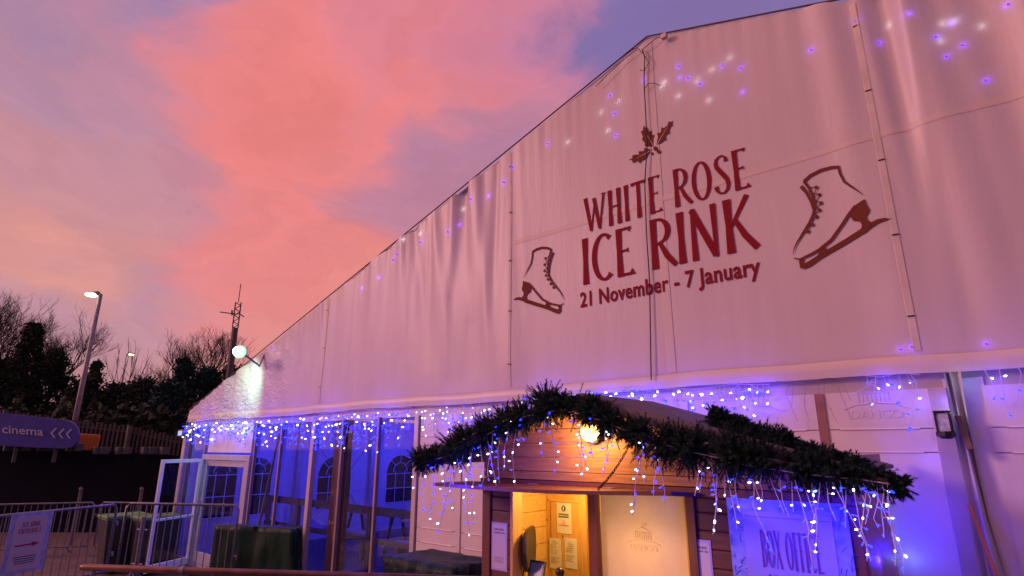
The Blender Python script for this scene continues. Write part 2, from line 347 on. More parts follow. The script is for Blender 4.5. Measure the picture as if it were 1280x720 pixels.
def fold(s, z):
    tp = top(s); h = max(0, min(1, (z-HEM)/max(.1, tp-HEM)))
    calm = sm(1.75, 2.1, abs(s-APX)); calm = max(calm, .12+.5*sm(.82, 1, h))
    def ridge(q, w): return math.exp(-(q/w)**2)
    # irregular drapes hanging from the verge: each one leans a little and dies out lower down
    v = 0
    for k0, (x, wd, am, ln, lean) in enumerate(DRAPES):
        if abs(s-x) > 1.2: continue
        r = max(0, 1-(1-h)/ln); v += am*r**.7*ridge(s-x-lean*(1-h), wd*(1+.9*(1-h)))
    n1 = mn.noise(Vector((s*3.4, z*.22, 1.7))); n2 = mn.noise(Vector((s*8, z*.35, 4.2)))
    v += (.004+.013*h**1.5)*calm*(n1*1.3+.6*n2) + 0.0025*h**6*math.sin(s*38+3*math.sin(s*3.3))
    v += .014*mn.noise(Vector((s*.9, z*.7, 3.1)))
    for sx in (4.8, 8.75, 12.56):       # the sheet is pulled tight at each lacing seam and flares at its foot
        q = (s-sx)
        v += .03*math.exp(-(q/(.06+.18*(1-h)**3))**2)*(1-h)**2
    v *= .35+.65*sm(0, .16, h)
    if s < 4.3: v += .022*mn.noise(Vector((s*2.4+z*1.9, z*1.2, 9)))*(1-sm(3.6, 4.3, s))
    return v
def fy(s, z): return -.03-fold(s, z)     # world y of the cloth; smaller = nearer the viewer

marquee = thing('marquee', 'large white gabled marquee with red lettering over a glazed front', 'marquee', (APX, 0, 0))
mb = MB(); NS = 620; NZ = 46
vs = []
for i in range(NS+1):
    s = LX+(RX-LX)*i/NS; tp = top(s)
    for j in range(NZ+1):
        f = j/NZ; z = HEM+.012*math.sin(s*1.3)+(tp-HEM)*f
        y = fy(s, z)
        if f < .001: y += .03
        vs.append((s, y, z))
mb.add(vs, [(i*(NZ+1)+j, (i+1)*(NZ+1)+j, (i+1)*(NZ+1)+j+1, i*(NZ+1)+j+1) for i in range(NS) for j in range(NZ)])
gable = mb.build('gable_cloth', FAB, marquee, smooth=True)
# lower hem band, a doubled strip with a stitched line
hb = MB(); vs = []
for i in range(401):
    s = LX+(RX-LX)*i/400
    z0 = HEM-.02+.012*math.sin(s*1.3)-.004*math.sin(s*5); 
    for z, dy in ((z0, -.003), (z0+.05, -.005), (z0+.12, -.006), (z0+.123, -.002)): vs.append((s, fy(s, max(z, HEM))+dy, z))
hb.add(vs, [(i*4+j, (i+1)*4+j, (i+1)*4+j+1, i*4+j+1) for i in range(400) for j in range(3)])
hb.build('hem_band', FAB, gable, smooth=True)
for sx, w in ((4.8, .07), (8.75, .035), (10.70, .085), (12.56, .05), (16.6, .05)):
    st = MB(); vs = []; n = 60
    for j in range(n+1):
        z = HEM+.13+(top(sx)-.06-HEM-.13)*j/n
        for dx, dy in ((-w/2, -.003), (-w/2+.004, -.005), (w/2-.004, -.005), (w/2, -.003)): vs.append((sx+dx, fy(sx+dx, z)+dy, z))
    st.add(vs, [(j*4+k, (j+1)*4+k, (j+1)*4+k+1, j*4+k+1) for j in range(n) for k in range(3)])
    st.build('seam_strap', FAB if sx in (10.70, 4.8) else STRAP, gable, smooth=False)
    if sx != 10.70:
        for j in range(6):
            z = 3.25+.62*j
            if z < top(sx)-.2: MB().box(sx-.022, sx+.022, fy(sx, z)-.012, fy(sx, z)-.006, z-.004, z+.004).build('eyelet', DWIRE, gable)
# welded horizontal joint strips
wz = MB(); vs = []
for i in range(201):
    s = 8.8+(16-8.8)*i/200
    for z in (4.68, 4.735): vs.append((s, fy(s, z)-.0025, z))
wz.add(vs, [(i*2, i*2+2, i*2+3, i*2+1) for i in range(200)])
wz.build('weld_strip', mat('weld_strip', (.60, .52, .49), .5), gable, smooth=True)
# verge trim and roof
vt = MB(); vt.tube([(LX-.03, -.04, EAVE+.01), (APX, -.04, APZ+.015), (RX, -.04, EAVE+.01)], .009, 6); vt.build('verge_trim', mat('brown_keder', (.10, .05, .04), .6), marquee)
rf = MB(); rf.add([(LX, 0, EAVE), (APX, 0, APZ), (APX, 30, APZ), (LX, 30, EAVE)], [(0, 1, 2, 3)]); rf.add([(APX, 0, APZ), (RX, 0, EAVE), (RX, 30, EAVE), (APX, 30, APZ)], [(0, 1, 2, 3)]); rf.build('roof', mat('roof_membrane', (.62, .6, .6), .6, noise=.08), marquee)
eb = MB(); eb.beam((LX+.02, .08, 2.80), (RX, .08, 2.80), .09, .15); eb.build('eave_beam', ALU, marquee)
# corner return: gable cloth folds around the left corner
cf = MB(); cf.add([(LX, 0, HEM-.02), (LX, 0, EAVE), (LX, .7, EAVE), (LX, .7, HEM-.02)], [(0, 1, 2, 3)]); cf.build('corner_flap', FAB, marquee)
# ---- prints on the cloth
def onc(s, z, l=0.): return (s, fy(s, z)-.0075-l, z)
mb = MB(); word(mb, 'WHITE ROSE', 1.74, .40, lambda a, b, l: onc(9.82+a, 4.575+b, l), wk=.9); mb.build('lettering', REDP, gable)
mb = MB(); word(mb, 'ICE RINK', 1.80, .515, lambda a, b, l: onc(9.76+a, 4.0+b, l), wk=.95); mb.build('lettering', REDP, gable)
mb = MB(); fit_text(mb, '21 November - 7 January', 1.85, .215, lambda a, b, l: onc(9.72+a, 3.71+b), bold=.022, space=1.05); mb.build('lettering', REDP, gable)
def px_on_gable(ox, oy, k): return lambda x, y: at(ox+x/k, oy+y/k, Y=-.04)
def print_shape(name, strokes, polys, dots, fn, m, mirror=None):
    mb = MB(); l = 0
    def W(p, l):
        v = fn(*p); s = v.x if mirror is None else 2*mirror-v.x
        return onc(s, v.z, l)
    for pts, ws in strokes:
        l += 1
        P_ = [Vector(p) for p in pts]; n = len(P_); vv = []
        for i, p in enumerate(P_):
            d = (P_[min(i+1, n-1)]-P_[max(i-1, 0)]).normalized(); q = Vector((-d.y, d.x))*ws[min(i, len(ws)-1)]/2
            vv += [W(p+q, (l % 7)*.0005), W(p-q, (l % 7)*.0005)]
        mb.add(vv, [(2*i, 2*i+1, 2*i+3, 2*i+2) for i in range(n-1)])
    for pts in polys:
        l += 1; mb.poly([W(p, (l % 7)*.0005) for p in pts])
    for (x, y, r) in dots:
        l += 1; mb.poly([W((x+r*math.cos(2*math.pi*i/12), y+r*math.sin(2*math.pi*i/12)), (l % 7)*.0005) for i in range(12)])
    return mb.build(name, m, gable)
main = [(222,318),(219,345),(213,375),(195,410),(165,460)]
laces = [(228,243),(243,278),(250,317),(243,351),(230,383),(210,421),(190,453)]
anch = [(193,243),(205,268),(215,300),(220,325),(218,350),(212,375),(200,402),(183,432),(168,458)]
sk_str = [([(168,214),(200,186),(250,161),(300,149),(336,148)], [15,15,15,15,14]),
 ([(332,143),(342,180),(362,218),(395,242),(425,262),(455,284)], [14,13,12,10,6,1]),
 ([(155,237),(182,268),(203,308),(216,350)], [18,15,13,12]), ([(168,212),(193,245),(210,282),(220,322)], [14,13,12,12]),
 ([(221,315),(218,350),(212,375),(195,412),(165,460),(138,503),(123,535),(117,562)], [13,13,12,12,11,8,5,1]),
 ([(122,578),(150,585),(200,562),(240,540),(300,492),(340,437),(385,372),(415,335)], [4,10,12,13,14,14,15,16]),
 ([(583,396),(555,399),(525,406),(485,428),(440,458),(370,500),(300,540),(245,572),(205,600),(178,615)], [2,14,20,24,26,25,24,24,26,28]),
 ([(180,616),(162,614),(157,595),(166,580)], [32,30,22,16]),
 ([(246,535),(252,552),(240,575)], [16,18,20]), ([(262,525),(272,545),(290,548)], [16,20,16])]
for i, (lx_, ly_) in enumerate(laces):
    a = anch[i]; b = anch[i+2] if i+2 < len(anch) else anch[-1]
    sk_str += [([a, (lx_, ly_)], [4, 4]), ([b, (lx_, ly_)], [4, 4])]
sk_poly = [[(385,372),(415,330),(460,302),(470,332),(483,352),(479,368),(466,384),(460,402),(440,408),(405,404)],
           [(432,404),(468,382),(470,398),(490,412),(488,440),(455,466),(428,462),(444,440),(447,422)]]
print_shape('skate_print', sk_str, sk_poly, [(x, y, 9) for x, y in laces], px_on_gable(960, 170, 3.789), BRNP)
print_shape('skate_print', sk_str, sk_poly, [(x, y, 9) for x, y in laces], px_on_gable(960, 170, 3.789), BRNP, mirror=10.675)
hl = [[(270,75),(290,105),(320,100),(335,155),(365,160),(382,135),(388,205),(425,210),(405,260),(405,365),(285,365),(290,320),(245,270),(262,235),(232,160),(262,140)],
      [(680,5),(650,25),(615,20),(600,75),(550,110),(515,100),(510,165),(480,185),(450,180),(470,230),(445,345),(520,310),(545,285),(590,270),(570,250),(585,200),(635,180),(620,150),(640,90),(675,75),(660,50)],
      [(65,548),(120,530),(110,500),(150,480),(210,480),(200,435),(270,430),(285,385),(370,410),(335,470),(300,540),(245,560),(215,600),(190,565),(120,595),(115,560)]]
hfn = px_on_gable(780, 150, 11.07)
print_shape('holly_print', [], hl, [(438,398,33),(480,440,27),(393,468,20)], hfn, BRNP)
vein = MB()
for a, b in (((310,190),(405,352)), ((600,95),(458,340)), ((185,525),(375,425))):
    d = (Vector(b)-Vector(a)).normalized(); q = Vector((-d.y, d.x))*5; vv = [Vector(a)+q*.3, Vector(a)-q*.3, Vector(b)-q, Vector(b)+q]
    vein.poly([onc(hfn(*p).x, hfn(*p).z, .004) for p in vv])
vein.build('leaf_vein', STRAP, gable)

# ---- posts, glazing bars, glass
def post(x, w, d=.05, z1=2.74, m=ALU, name='post', y=0.0):
    return MB().box(x-w/2, x+w/2, y-.02, y+d, 0, z1).build(name, m, marquee, bevel=.004)
for x, w in ((-.36, .14), (4.66, .09), (7.13, .08), (12.62, .11)): post(x, w)
for x in (-.08,): post(x, .05, m=PROPW)
for x in (2.79, 3.68, 5.46, 6.32, 0.70): post(x, .042, d=.03, m=ALUD, name='mullion')
bays = [(-.05, .67), (2.82, 3.65), (3.71, 4.59), (4.73, 5.43), (5.49, 6.29), (6.35, 7.09)]
for a, b in bays:
    g = MB().poly([(a, .03, .28), (b, .03, .28), (b, .03, 2.72), (a, .03, 2.72)]).build('glass_pane', GLASS, marquee)
    MB().box(a, b, .0, .07, .2, .28).build('bottom_rail', ALU, marquee)
# inner timber column just behind the glass
MB().box(4.86, 5.12, .25, .4, 0, 2.8).build('inner_column', INTW, marquee)
MB().box(6.5, 6.62, 1.9, 2.02, 0, 2.8).build('inner_column', INTW, marquee)
# door opening: frame, closed leaf, header panel, open leaf
DF = MB()
DF.box(.74, .84, -.05, .06, .2, 2.20); DF.box(2.62, 2.72, -.05, .06, .2, 2.20); DF.box(.84, 2.62, -.05, .06, 2.10, 2.20); DF.box(.84, 2.62, -.05, .06, .2, .26)
DF.build('door_frame', BLUEFR, marquee, bevel=.004)
dl = MB(); a, b, y0, y1 = .86, 2.60, -.03, .02
dl.box(a, a+.10, y0, y1, .27, 2.09); dl.box(b-.10, b, y0, y1, .27, 2.09); dl.box(a+.10, b-.10, y0, y1, 1.99, 2.09); dl.box(a+.10, b-.10, y0, y1, .27, .47); 
door = dl.build('door', BLUEFR, marquee, bevel=.004); MB().poly([(a+.10, -.01, .47), (b-.10, -.01, .47), (b-.10, -.01, 1.99), (a+.10, -.01, 1.99)]).build('glass', GLASS, door)
MB().tube([(1.02, -.08, 1.1), (1.02, -.08, 1.35)], .012).build('handle', STEEL, door)
h0 = Vector((.79, -.06, 0)); h1 = Vector((1.2, -.92, 0)); dv = (h1-h0).normalized()
ol = MB()
def seg(a, b, za, zb): 
    p = h0+dv*a; q = h0+dv*b; zm = (za+zb)/2
    ol.beam((p.x, p.y, zm), (q.x, q.y, zm), .045, abs(zb-za))
L_ = (h1-h0).length
seg(0, .06, .24, 2.12); seg(L_-.06, L_, .24, 2.12); seg(.06, L_-.06, 2.055, 2.12); seg(.06, L_-.06, .24, .36); seg(.06, L_-.06, 1.07, 1.11)
od = ol.build('door', ALUW, marquee, bevel=.004); tag(od, 'open white framed glass door leaf')
p = h0+dv*.06; q = h0+dv*(L_-.06)
gg = MB(); gg.poly([(p.x, p.y, 1.12), (q.x, q.y, 1.12), (q.x, q.y, 2.02), (p.x, p.y, 2.02)]); gg.poly([(p.x, p.y, .4), (q.x, q.y, .4), (q.x, q.y, 1.06), (p.x, p.y, 1.06)]); gg.build('glass', GLASS, od)
MB().box((p+dv*.7).x-.015, (p+dv*.7).x+.015, (p+dv*.7).y-.05, (p+dv*.7).y-.02, 1.05, 1.25).build('handle', STEEL, od)

# ---- embossed emblem: pavilion over its name, raised out of the panel
def emblem(x, z, w, y, parent, m=PVC):
    k = w/.66; mb = MB(); r = .0030*k+.001; o = lambda a, b: (x+a*k, y-.002, z+b*k)
    mb.tube([o(-.33, .02), o(-.2, .07), o(0, .09), o(.2, .07), o(.33, .02)], r, 5)
    mb.tube([o(-.16, .215), o(0, .30), o(.16, .215), o(-.16, .215)], r, 5)
    mb.tube([o(-.155, .20), o(.155, .20)], r, 5); 
    for i in range(8): mb.tube([o(-.15+.3*i/7, .20), o(-.15+.3*i/7, .10)], r*.8, 5)
    mb.tube([o(0, .30), o(0, .345), o(.05, .355), o(.08, .375), o(.07, .335), o(0, .32)], r*.8, 5)
    fit_text(mb, 'DANCO', .52*k, .10*k, lambda a, b, c: (x-.26*k+a, y-.0018+(-c), z-.085*k+b), bold=.02, extrude=.0008)
    return mb.build('emblem', m, parent)
def wall_panel(a, b, z0=0., z1=2.74, logo=True, y=0., parent=None, grooves=(2.47, 2.31, 1.40, 1.24, .5)):
    parent = parent or marquee
    mb = MB(); zs = [z0]+sorted([g for g in grooves if z0+.1 < g < z1-.05])+[z1]
    # pressed panel: raised ribs where the grooves run
    for i in range(len(zs)-1): mb.box(a+.004, b-.004, y, y+.04, zs[i]+(.003 if i else 0), zs[i+1]-(.003 if i < len(zs)-2 else 0))
    for g in zs[1:-1]: mb.tube([(a+.09, y-.002, g), (b-.09, y-.002, g)], .006, 6)
    o = mb.build('wall_panel', PVC, parent)
    MB().box(a, b, y+.045, y+.05, z0, z1).build('backing', PVC, o)
    if logo: emblem((a+b)/2, 2.60, min(.6, (b-a)*.62), y, o)
    return o
wall_panel(.84, 2.66, 2.24, 2.76, grooves=(2.30,), logo=True, y=-.005)
xs = [7.18, 7.93, 8.75, 9.75, 10.78, 11.86]
for i in range(len(xs)-1): wall_panel(xs[i]+.012, xs[i+1]-.012, logo=i not in (3,))
wall_panel(11.90, 12.575); wall_panel(12.86, 14.0); wall_panel(14.03, 15.2); wall_panel(15.2, 16.6); wall_panel(16.6, 18.6, logo=False); wall_panel(18.6, 21.6, logo=False)
RB = mat('reddish_joint_strip', (.30, .15, .12), .7, noise=.2)
for x in (7.93, 8.75, 9.75, 10.78, 11.88): MB().box(x-.03, x+.03, -.012, -.003, 0, 2.74).build('joint_strip', RB if x == 11.88 else PVC, marquee)
# recessed gap right of the post with hanging lining drawn together
cv = MB(); vs = []
NX = 26; NZ2 = 40
for i in range(NX+1):
    for j in range(NZ2+1):
        u = i/NX; z = 2.84*j/NZ2; pinch = .55+.45*abs(z-1.9)/1.9
        x = 12.672+.135*u*pinch+.05*(1-z/2.84)*u+.012*math.sin(z*3+u*4)
        vs.append((x, -.03-.035*math.sin(u*11+z*.8)+.02*math.sin(z*4+u*6), z))
cv.add(vs, [(i*(NZ2+1)+j, (i+1)*(NZ2+1)+j, (i+1)*(NZ2+1)+j+1, i*(NZ2+1)+j+1) for i in range(NX) for j in range(NZ2)])
cv.build('lining_curtain', mat('white_lining', (.50, .46, .48), .95, spec=.1, noise=.08), marquee, smooth=True)
MB().box(12.66, 12.88, .02, .03, 0, 2.8).build('lining_backing', PVC, marquee)

# ---- inside: floor, left side wall with arched windows, rear curtain, bracing
INF = mat('marquee_floor', (.035, .03, .045), .35, noise=.2)
MB().box(LX, RX, .06, 30, .0, .2).build('floor', INF, marquee)
sw = MB().box(LX-.02, LX+.01, .1, 30, 0, 3.0).build('side_wall', mat('white_side_wall', (.62, .62, .66), .6, noise=.06), marquee)
MB().box(LX, RX, 9.0, 9.05, 0, 4.4).build('inner_curtain', MT['white_side_wall'], marquee)
def arch_window(y0, y1, z0=.88, z1=2.12):
    X = LX+.013; w = y1-y0; cz = z1-w/2; cy = (y0+y1)/2
    pts = [(X, y0, z0), (X, y1, z0)]+[(X, cy+w/2*math.cos(R(a)), cz+w/2*math.sin(R(a))) for a in range(0, 181, 12)]
    wn = MB().poly(pts).build('window', DARKWIN, sw)
    fr = MB(); r = .011; X2 = X+.006
    fr.tube([(X2, p[1], p[2]) for p in pts]+[(X2, y0, z0)], r*1.3, 5)
    for f in (1/3, 2/3): fr.tube([(X2, y0+w*f, z0), (X2, y0+w*f, cz+.05)], r, 5)
    for z in (z0+(cz-z0)*.48, cz-.02): fr.tube([(X2, y0, z), (X2, y1, z)], r, 5)
    fr.tube([(X2, cy+w/4*math.cos(R(a)), cz+.03+w/4*math.sin(R(a))) for a in range(0, 181, 15)], r, 5)
    for a in (45, 90, 135): fr.tube([(X2, cy+w/4*math.cos(R(a)), cz+.03+w/4*math.sin(R(a))), (X2, cy+w/2*math.cos(R(a)), cz+w/2*math.sin(R(a)))], r, 5)
    fr.build('muntins', ALUW, wn)
for a in ((.45, 1.15), (1.25, 1.95), (3.12, 4.08), (5.2, 6.15), (7.3, 8.25)): arch_window(*a)
sb = MB()
for y in (2.55, 4.65, 6.75): sb.box(LX+.02, LX+.12, y-.05, y+.05, .2, 2.9)
sb.build('side_post', ALU, marquee)
br = MB(); X = .05
br.tube([(X, 2.6, .3), (X+.02, 4.6, 2.7)], .008, 5); br.tube([(X, 4.6, .3), (X+.02, 2.6, 2.7)], .008, 5)
br.tube([(1.3, .9, .3), (1.9, .9, 2.6)], .03, 5)
br.build('bracing_cable', STEEL, marquee)
ib = MB()
for y in (.35, 4.6, 8.9): ib.beam((LX, y, 2.86), (APX, y, 6.25), .12, .18); ib.beam((APX, y, 6.25), (RX, y, 2.86), .12, .18)
ib.build('roof_rafter', ALU, marquee)

# ---- furniture seen through the glass
BLP = mat('blue_painted_timber', (.008, .012, .10), .6, noise=.2)
rail = thing('blue_railing', 'dark blue timber railing inside the glazed bays', 'railing', (4.0, 1.6, .2))
m_ = MB(); m_.beam((.5, 1.5, 1.28), (7.3, 1.5, 1.28), .05, .13); m_.beam((.5, 1.5, .8), (7.3, 1.5, .8), .05, .09); m_.build('rail', BLP, rail)
for x in (.6, 1.8, 3.0, 4.2, 5.35, 5.55, 6.4, 6.62, 7.2): MB().box(x-.045, x+.045, 1.46, 1.54, .2, 1.34).build('post', BLP, rail)
TBL = mat('pale_table_top', (.30, .26, .26), .45, noise=.1)
def table(x, y, label):
    t = thing('trestle_table', label, 'table', (x, y, .2), group='trestle tables inside the marquee')
    MB().box(x-.9, x+.9, y-.36, y+.36, .92, .965).build('tabletop', TBL, t, bevel=.006)
    for dx in (-.75, .75):
        l = MB(); l.beam((x+dx, y-.3, .2), (x+dx, y-.12, .92), .05, .05); l.beam((x+dx, y+.3, .2), (x+dx, y+.12, .92), .05, .05); l.beam((x+dx, y-.25, .42), (x+dx, y+.25, .42), .05, .04); l.build('leg', PROPW, t)
table(1.8, 3.4, 'pale trestle table inside behind the widest mullions, far left'); table(4.4, 3.1, 'pale trestle table inside behind the timber column'); table(5.9, 4.6, 'pale trestle table inside the right hand glazed bay'); 
def bench(x, y, label):
    t = thing('bench', label, 'bench', (x, y, .2), group='benches inside the marquee')
    MB().box(x-.8, x+.8, y-.14, y+.14, .63, .67).build('seat', TBL, t, bevel=.005)
    for dx in (-.6, .6): MB().box(x+dx-.03, x+dx+.03, y-.12, y+.12, .2, .63).build('leg', PROPW, t)
bench(2.0, 2.6, 'low pale bench inside nearest the left mullions'); bench(4.7, 2.3, 'low pale bench in front of the middle table inside'); bench(6.2, 3.7, 'low pale bench inside the right hand glazed bay')

# ------------------------------------------------------------------ apex cable
cb = MB(); pts = [at(803, 62, Y=-.07)]
for px, py in ((806, 72), (805, 100), (807, 140), (809, 180), (806, 230), (808, 290), (812, 350), (813, 410), (814, 475)): pts.append(at(px, py, Y=-.065))
cb.tube(pts, .006, 5)
for ring in (((790, 62), (797, 60), (805, 68), (811, 78), (806, 88), (800, 88)), ((805, 112), (810, 105), (818, 104), (825, 107)), ((745, 108), (765, 88), (785, 70), (797, 62)), ((803, 62), (820, 48), (830, 45))):
    cb.tube([at(x, y, Y=-.075) for x, y in ring], .004, 5)
tag(cb.build('cable', DWIRE), 'thin black cable hanging down the gable beside the middle seam', 'cable')
k = MB(); c = at(831, 46, Y=-.07); k.box(c.x-.03, c.x+.03, -.11, -.06, c.z-.03, c.z+.02)
tag(k.build('junction_box', ALU, bevel=.004), 'tiny grey box fixed at the peak of the gable', 'junction box')

# ------------------------------------------------------------------ box office hut
HY = -1.2; HX0, HX1 = 9.46, 12.24; HC = 10.80; OX0, OX1, OZ = 9.80, 11.27, 2.035
def hroof(x): return 2.70-.29*abs(x-HC)
hut = thing('ticket_hut', 'small reddish timber box office hut with open serving hatch', 'hut', (HC, -.8, 0))
def boards(x0, x1, z0, z1, y, mt, name, parent, pitch=.108, clip=None, t=.022):
    mb = MB(); z = math.floor(z0/pitch)*pitch
    while z < z1:
        a = max(z, z0)+.0025; b = min(z+pitch, z1)-.0025
        if b > a+.01:
            if clip:
                # trapezoid under the roof slope
                zz = b
                l = x0 if clip(x0) > a else None
                xl0 = x0; xr0 = x1; xl1 = x0; xr1 = x1
                def lim(zv): d = (2.70-zv)/.29-.02; return max(x0, HC-d), min(x1, HC+d)
                xl0, xr0 = lim(a); xl1, xr1 = lim(b)
                if xr1-xl1 > .05:
                    pts = [(xl0, y, a), (xr0, y, a), (xr1, y, b), (xl1, y, b)]
                    mb.prism(list(reversed(pts)), (0, t, 0))
            else:
                pts = [(x0, y+.004, a), (x0, y, a+.008), (x0, y, b-.008), (x0, y+.004, b), (x0, y+t, b), (x0, y+t, a)]
                mb.prism(pts, (x1-x0, 0, 0))
        z += pitch
    return mb.build(name, mt, parent)
w1 = boards(HX0+.09, OX0-.03, .1, OZ, HY, HUTL, 'wall', hut); boards(OX1+.07, HX1-.05, .1, OZ+.0, HY, HUTL, 'wall', hut)
boards(HX0, HX1, OZ+.06, 2.70, HY, HUTW, 'gable_boards', hut, clip=hroof)
MB().box(HX0, HX1, HY+.024, HY+.03, OZ+.04, 2.2).build('backing', HUTD, hut)
for a, b in ((HX0, HX0+.085), (HX1-.05, HX1+.03), (OX1+.005, OX1+.065), (10.52, 10.585)):
    MB().box(a, b, HY-.018, HY+.05, .1, OZ).build('corner_post', HUTD, hut, bevel=.003)
MB().box(OX0-.028, OX0, HY-.02, HY+.1, .9, OZ).build('jamb', PINEZ, hut, bevel=.002)
MB().box(HX0-.02, HX1+.02, HY-.022, HY+.03, OZ+.003, OZ+.055).build('lintel', HUTD, hut)
# roof
for sgn in (-1, 1):
    ex = HC+sgn*(1.58 if sgn > 0 else 1.62); RW = abs(ex-HC); r_ = MB(); RB_ = -.62; q = [(HC, -1.66, 2.70), (ex, -1.66, 2.70-.29*RW), (ex, RB_, 2.70-.29*RW), (HC, RB_, 2.70)]
    if sgn > 0: q = q[::-1]
    r_.prism(q, (0, 0, -.02)); r_.build('roof', ROOFG, hut)
    bb = MB(); pts = [(HC, -1.685, 2.695), (ex, -1.685, 2.690-.285*RW), (ex, -1.685, 2.62-.29*RW), (HC, -1.685, 2.62)]
    if sgn < 0: pts = pts[::-1]
    bb.prism(pts, (0, .022, 0)); bb.build('bargeboard', mat('grey_painted_board', (.11, .08, .12), .6, noise=.2), hut)
# soffit
sf = MB(); sf.add([(HC-1.64, -1.65, 2.20), (HC, -1.65, 2.68), (HC, HY, 2.68), (HC-1.64, HY, 2.20)], [(0, 1, 2, 3)]); sf.add([(HC, -1.65, 2.68), (HC+1.56, -1.65, 2.228), (HC+1.56, HY, 2.228), (HC, HY, 2.68)], [(0, 1, 2, 3)]); sf.build('soffit', HUTW, hut)
# inside
for a, b in ((HX0+.05, OX0-.01), (OX1+.03, HX1)): MB().box(a, b, HY+.026, HY+.036, .1, 2.1).build('light_stop', HUTD, hut)  # unseen sheets added behind the boards to stop lamplight leaking through gaps
il = MB(); z = .1
while z < 2.2:
    il.box(9.50, 9.52, HY+.06, -.3, z, z+.135); z += .14
il.build('inner_wall', PINE, hut)
MB().box(9.49, 9.5, HY+.04, -.3, .1, 2.3).build('inner_backing', PINE, hut)
il = MB(); z = .1
while z < 2.2:
    il.box(9.52, 10.52, -.26, -.24, z, z+.135); z += .14
il.build('inner_wall', PINE, hut)
MB().box(9.5, 12.2, -.2, -.18, .1, 2.10).build('inner_backing', PINE, hut)
MB().box(9.5, HX1, HY+.05, -.15, 2.12, 2.14).build('ceiling', PINE, hut)
MB().box(HX1-.02, HX1, HY+.05, -.15, .1, 2.3).build('side_wall', HUTW, hut)
MB().box(HX0, HX0+.03, HY+.05, -.15, .1, 2.3).build('side_wall', HUTW, hut)
# door leaf with notices: a framed door at the back
p0 = at(678, 612, Y=-.42); p1 = at(731, 618, Y=-.42); X0, X1 = p0.x, p1.x
dd = MB(); Y = -.42; dd.box(X0, X1, Y, Y+.035, .3, 1.955)
d_ = dd.build('door', PINEZ, hut, bevel=.003)
MB().box(X0+.10, X1-.04, Y-.012, Y-.001, .5, 1.86).build('door_panel', PINEZ, d_, bevel=.006)
MB().box(X0+.085, X1-.03, Y-.02, Y-.001, 1.862, 1.88).build('door_rail', PINE, d_)
MB().box(X0-.05, X0-.008, Y-.01, Y+.05, .3, 2.1).build('door_jamb', PINE, hut)
# cream infill panel in the right half of the hatch
ip = MB().box(10.595, OX1-.012, HY+.035, HY+.055, .9, OZ-.004)
ipo = ip.build('infill_panel', mat('cream_panel', (.74, .60, .38), .6, noise=.05, bump=.05), hut, bevel=.002)
emblem(10.93, 1.70, .26, HY+.0345, ipo, MT['cream_panel'])
MB().box(OX1-.010, OX1+.002, HY-.004, HY+.05, .9, OZ-.004).build('edge_strip', PINEZ, hut)
MB().box(HX0+.09, OX1, HY-.12, HY+.2, 1.12, 1.16).build('counter', PINEZ, hut, bevel=.004)
# hatch flap held open by a chain
fl = MB(); vs = []
n = 24; fx0, fx1 = 9.33, 11.40
for i in range(n+1):
    u = i/n; x = fx0+(fx1-fx0)*u; sag = -.02*math.sin(u*math.pi)
    vs += [(x, HY-.03, 2.062), (x, -1.66+.0, 2.055+.03*u+sag+.012), (x, -1.66, 2.030+.03*u+sag+.012), (x, HY-.03, 2.038)]
fl.add(vs, [(i*4+k, i*4+(k+1) % 4, (i+1)*4+(k+1) % 4, (i+1)*4+k) for i in range(n) for k in range(4)]+[(3, 2, 1, 0), tuple(n*4+k for k in range(4))])
flap = fl.build('hatch_flap', HUTD, hut)
MB().box(10.0, 10.08, HY-.10, HY-.032, 2.064, 2.07).build('hinge', STEEL, flap); 
MB().box(10.7, 10.78, HY-.10, HY-.032, 2.064, 2.07).build('hinge', STEEL, flap)
ca = Vector((10.91, HY-.02, 2.38)); cbp = Vector((10.88, -1.63, 2.085)); ch = MB(); nl = 17
for i in range(nl):
    a = ca.lerp(cbp, i/nl); b = ca.lerp(cbp, (i+1.25)/nl); sag = -.025*math.sin(math.pi*i/nl)
    m_ = (a+b)/2+Vector((0, 0, sag)); d = (b-a).normalized(); side = Vector((1, 0, 0)) if i % 2 else d.cross(Vector((1, 0, 0))).normalized()
    hl_ = (b-a).length/2; ch.tube([m_+d*(hl_*math.cos(R(t)))+side*(.0075*math.sin(R(t))) for t in range(0, 361, 45)], .0036, 4, caps=False)
ch.build('chain', mat('dark_chain', (.03, .02, .02), .4, .8), hut)
# bulkhead lamp
lp = at(736, 540, Y=HY-.09)
wl = thing('bulkhead_lamp', 'glowing warm bulkhead lamp on the hut gable under the garland', 'lamp', (lp.x, HY, lp.z-.08))
MB().tube([(lp.x, HY-.004, lp.z), (lp.x, HY-.045, lp.z)], [.085, .085], 16).build('lamp_base', BLACK, wl)
MB().ball((lp.x, HY-.075, lp.z), .07, 14, 9).build('globe', emis('warm_globe', (1., .55, .12), 14.), wl, smooth=True)
light('bulkhead_light', 'POINT', (lp.x, HY-.2, lp.z-.02), (1., .54, .13), 20, shadow_soft_size=.06)
light('hut_ceiling_light', 'POINT', (10.2, -.8, 1.98), (1., .60, .14), 27, shadow_soft_size=.08)
light('panel_fill_light', 'POINT', (10.9, HY-.36, 1.72), (1., .58, .14), 5.6, shadow_soft_size=.1)  # added unseen lamp, there to brighten the cream infill panel

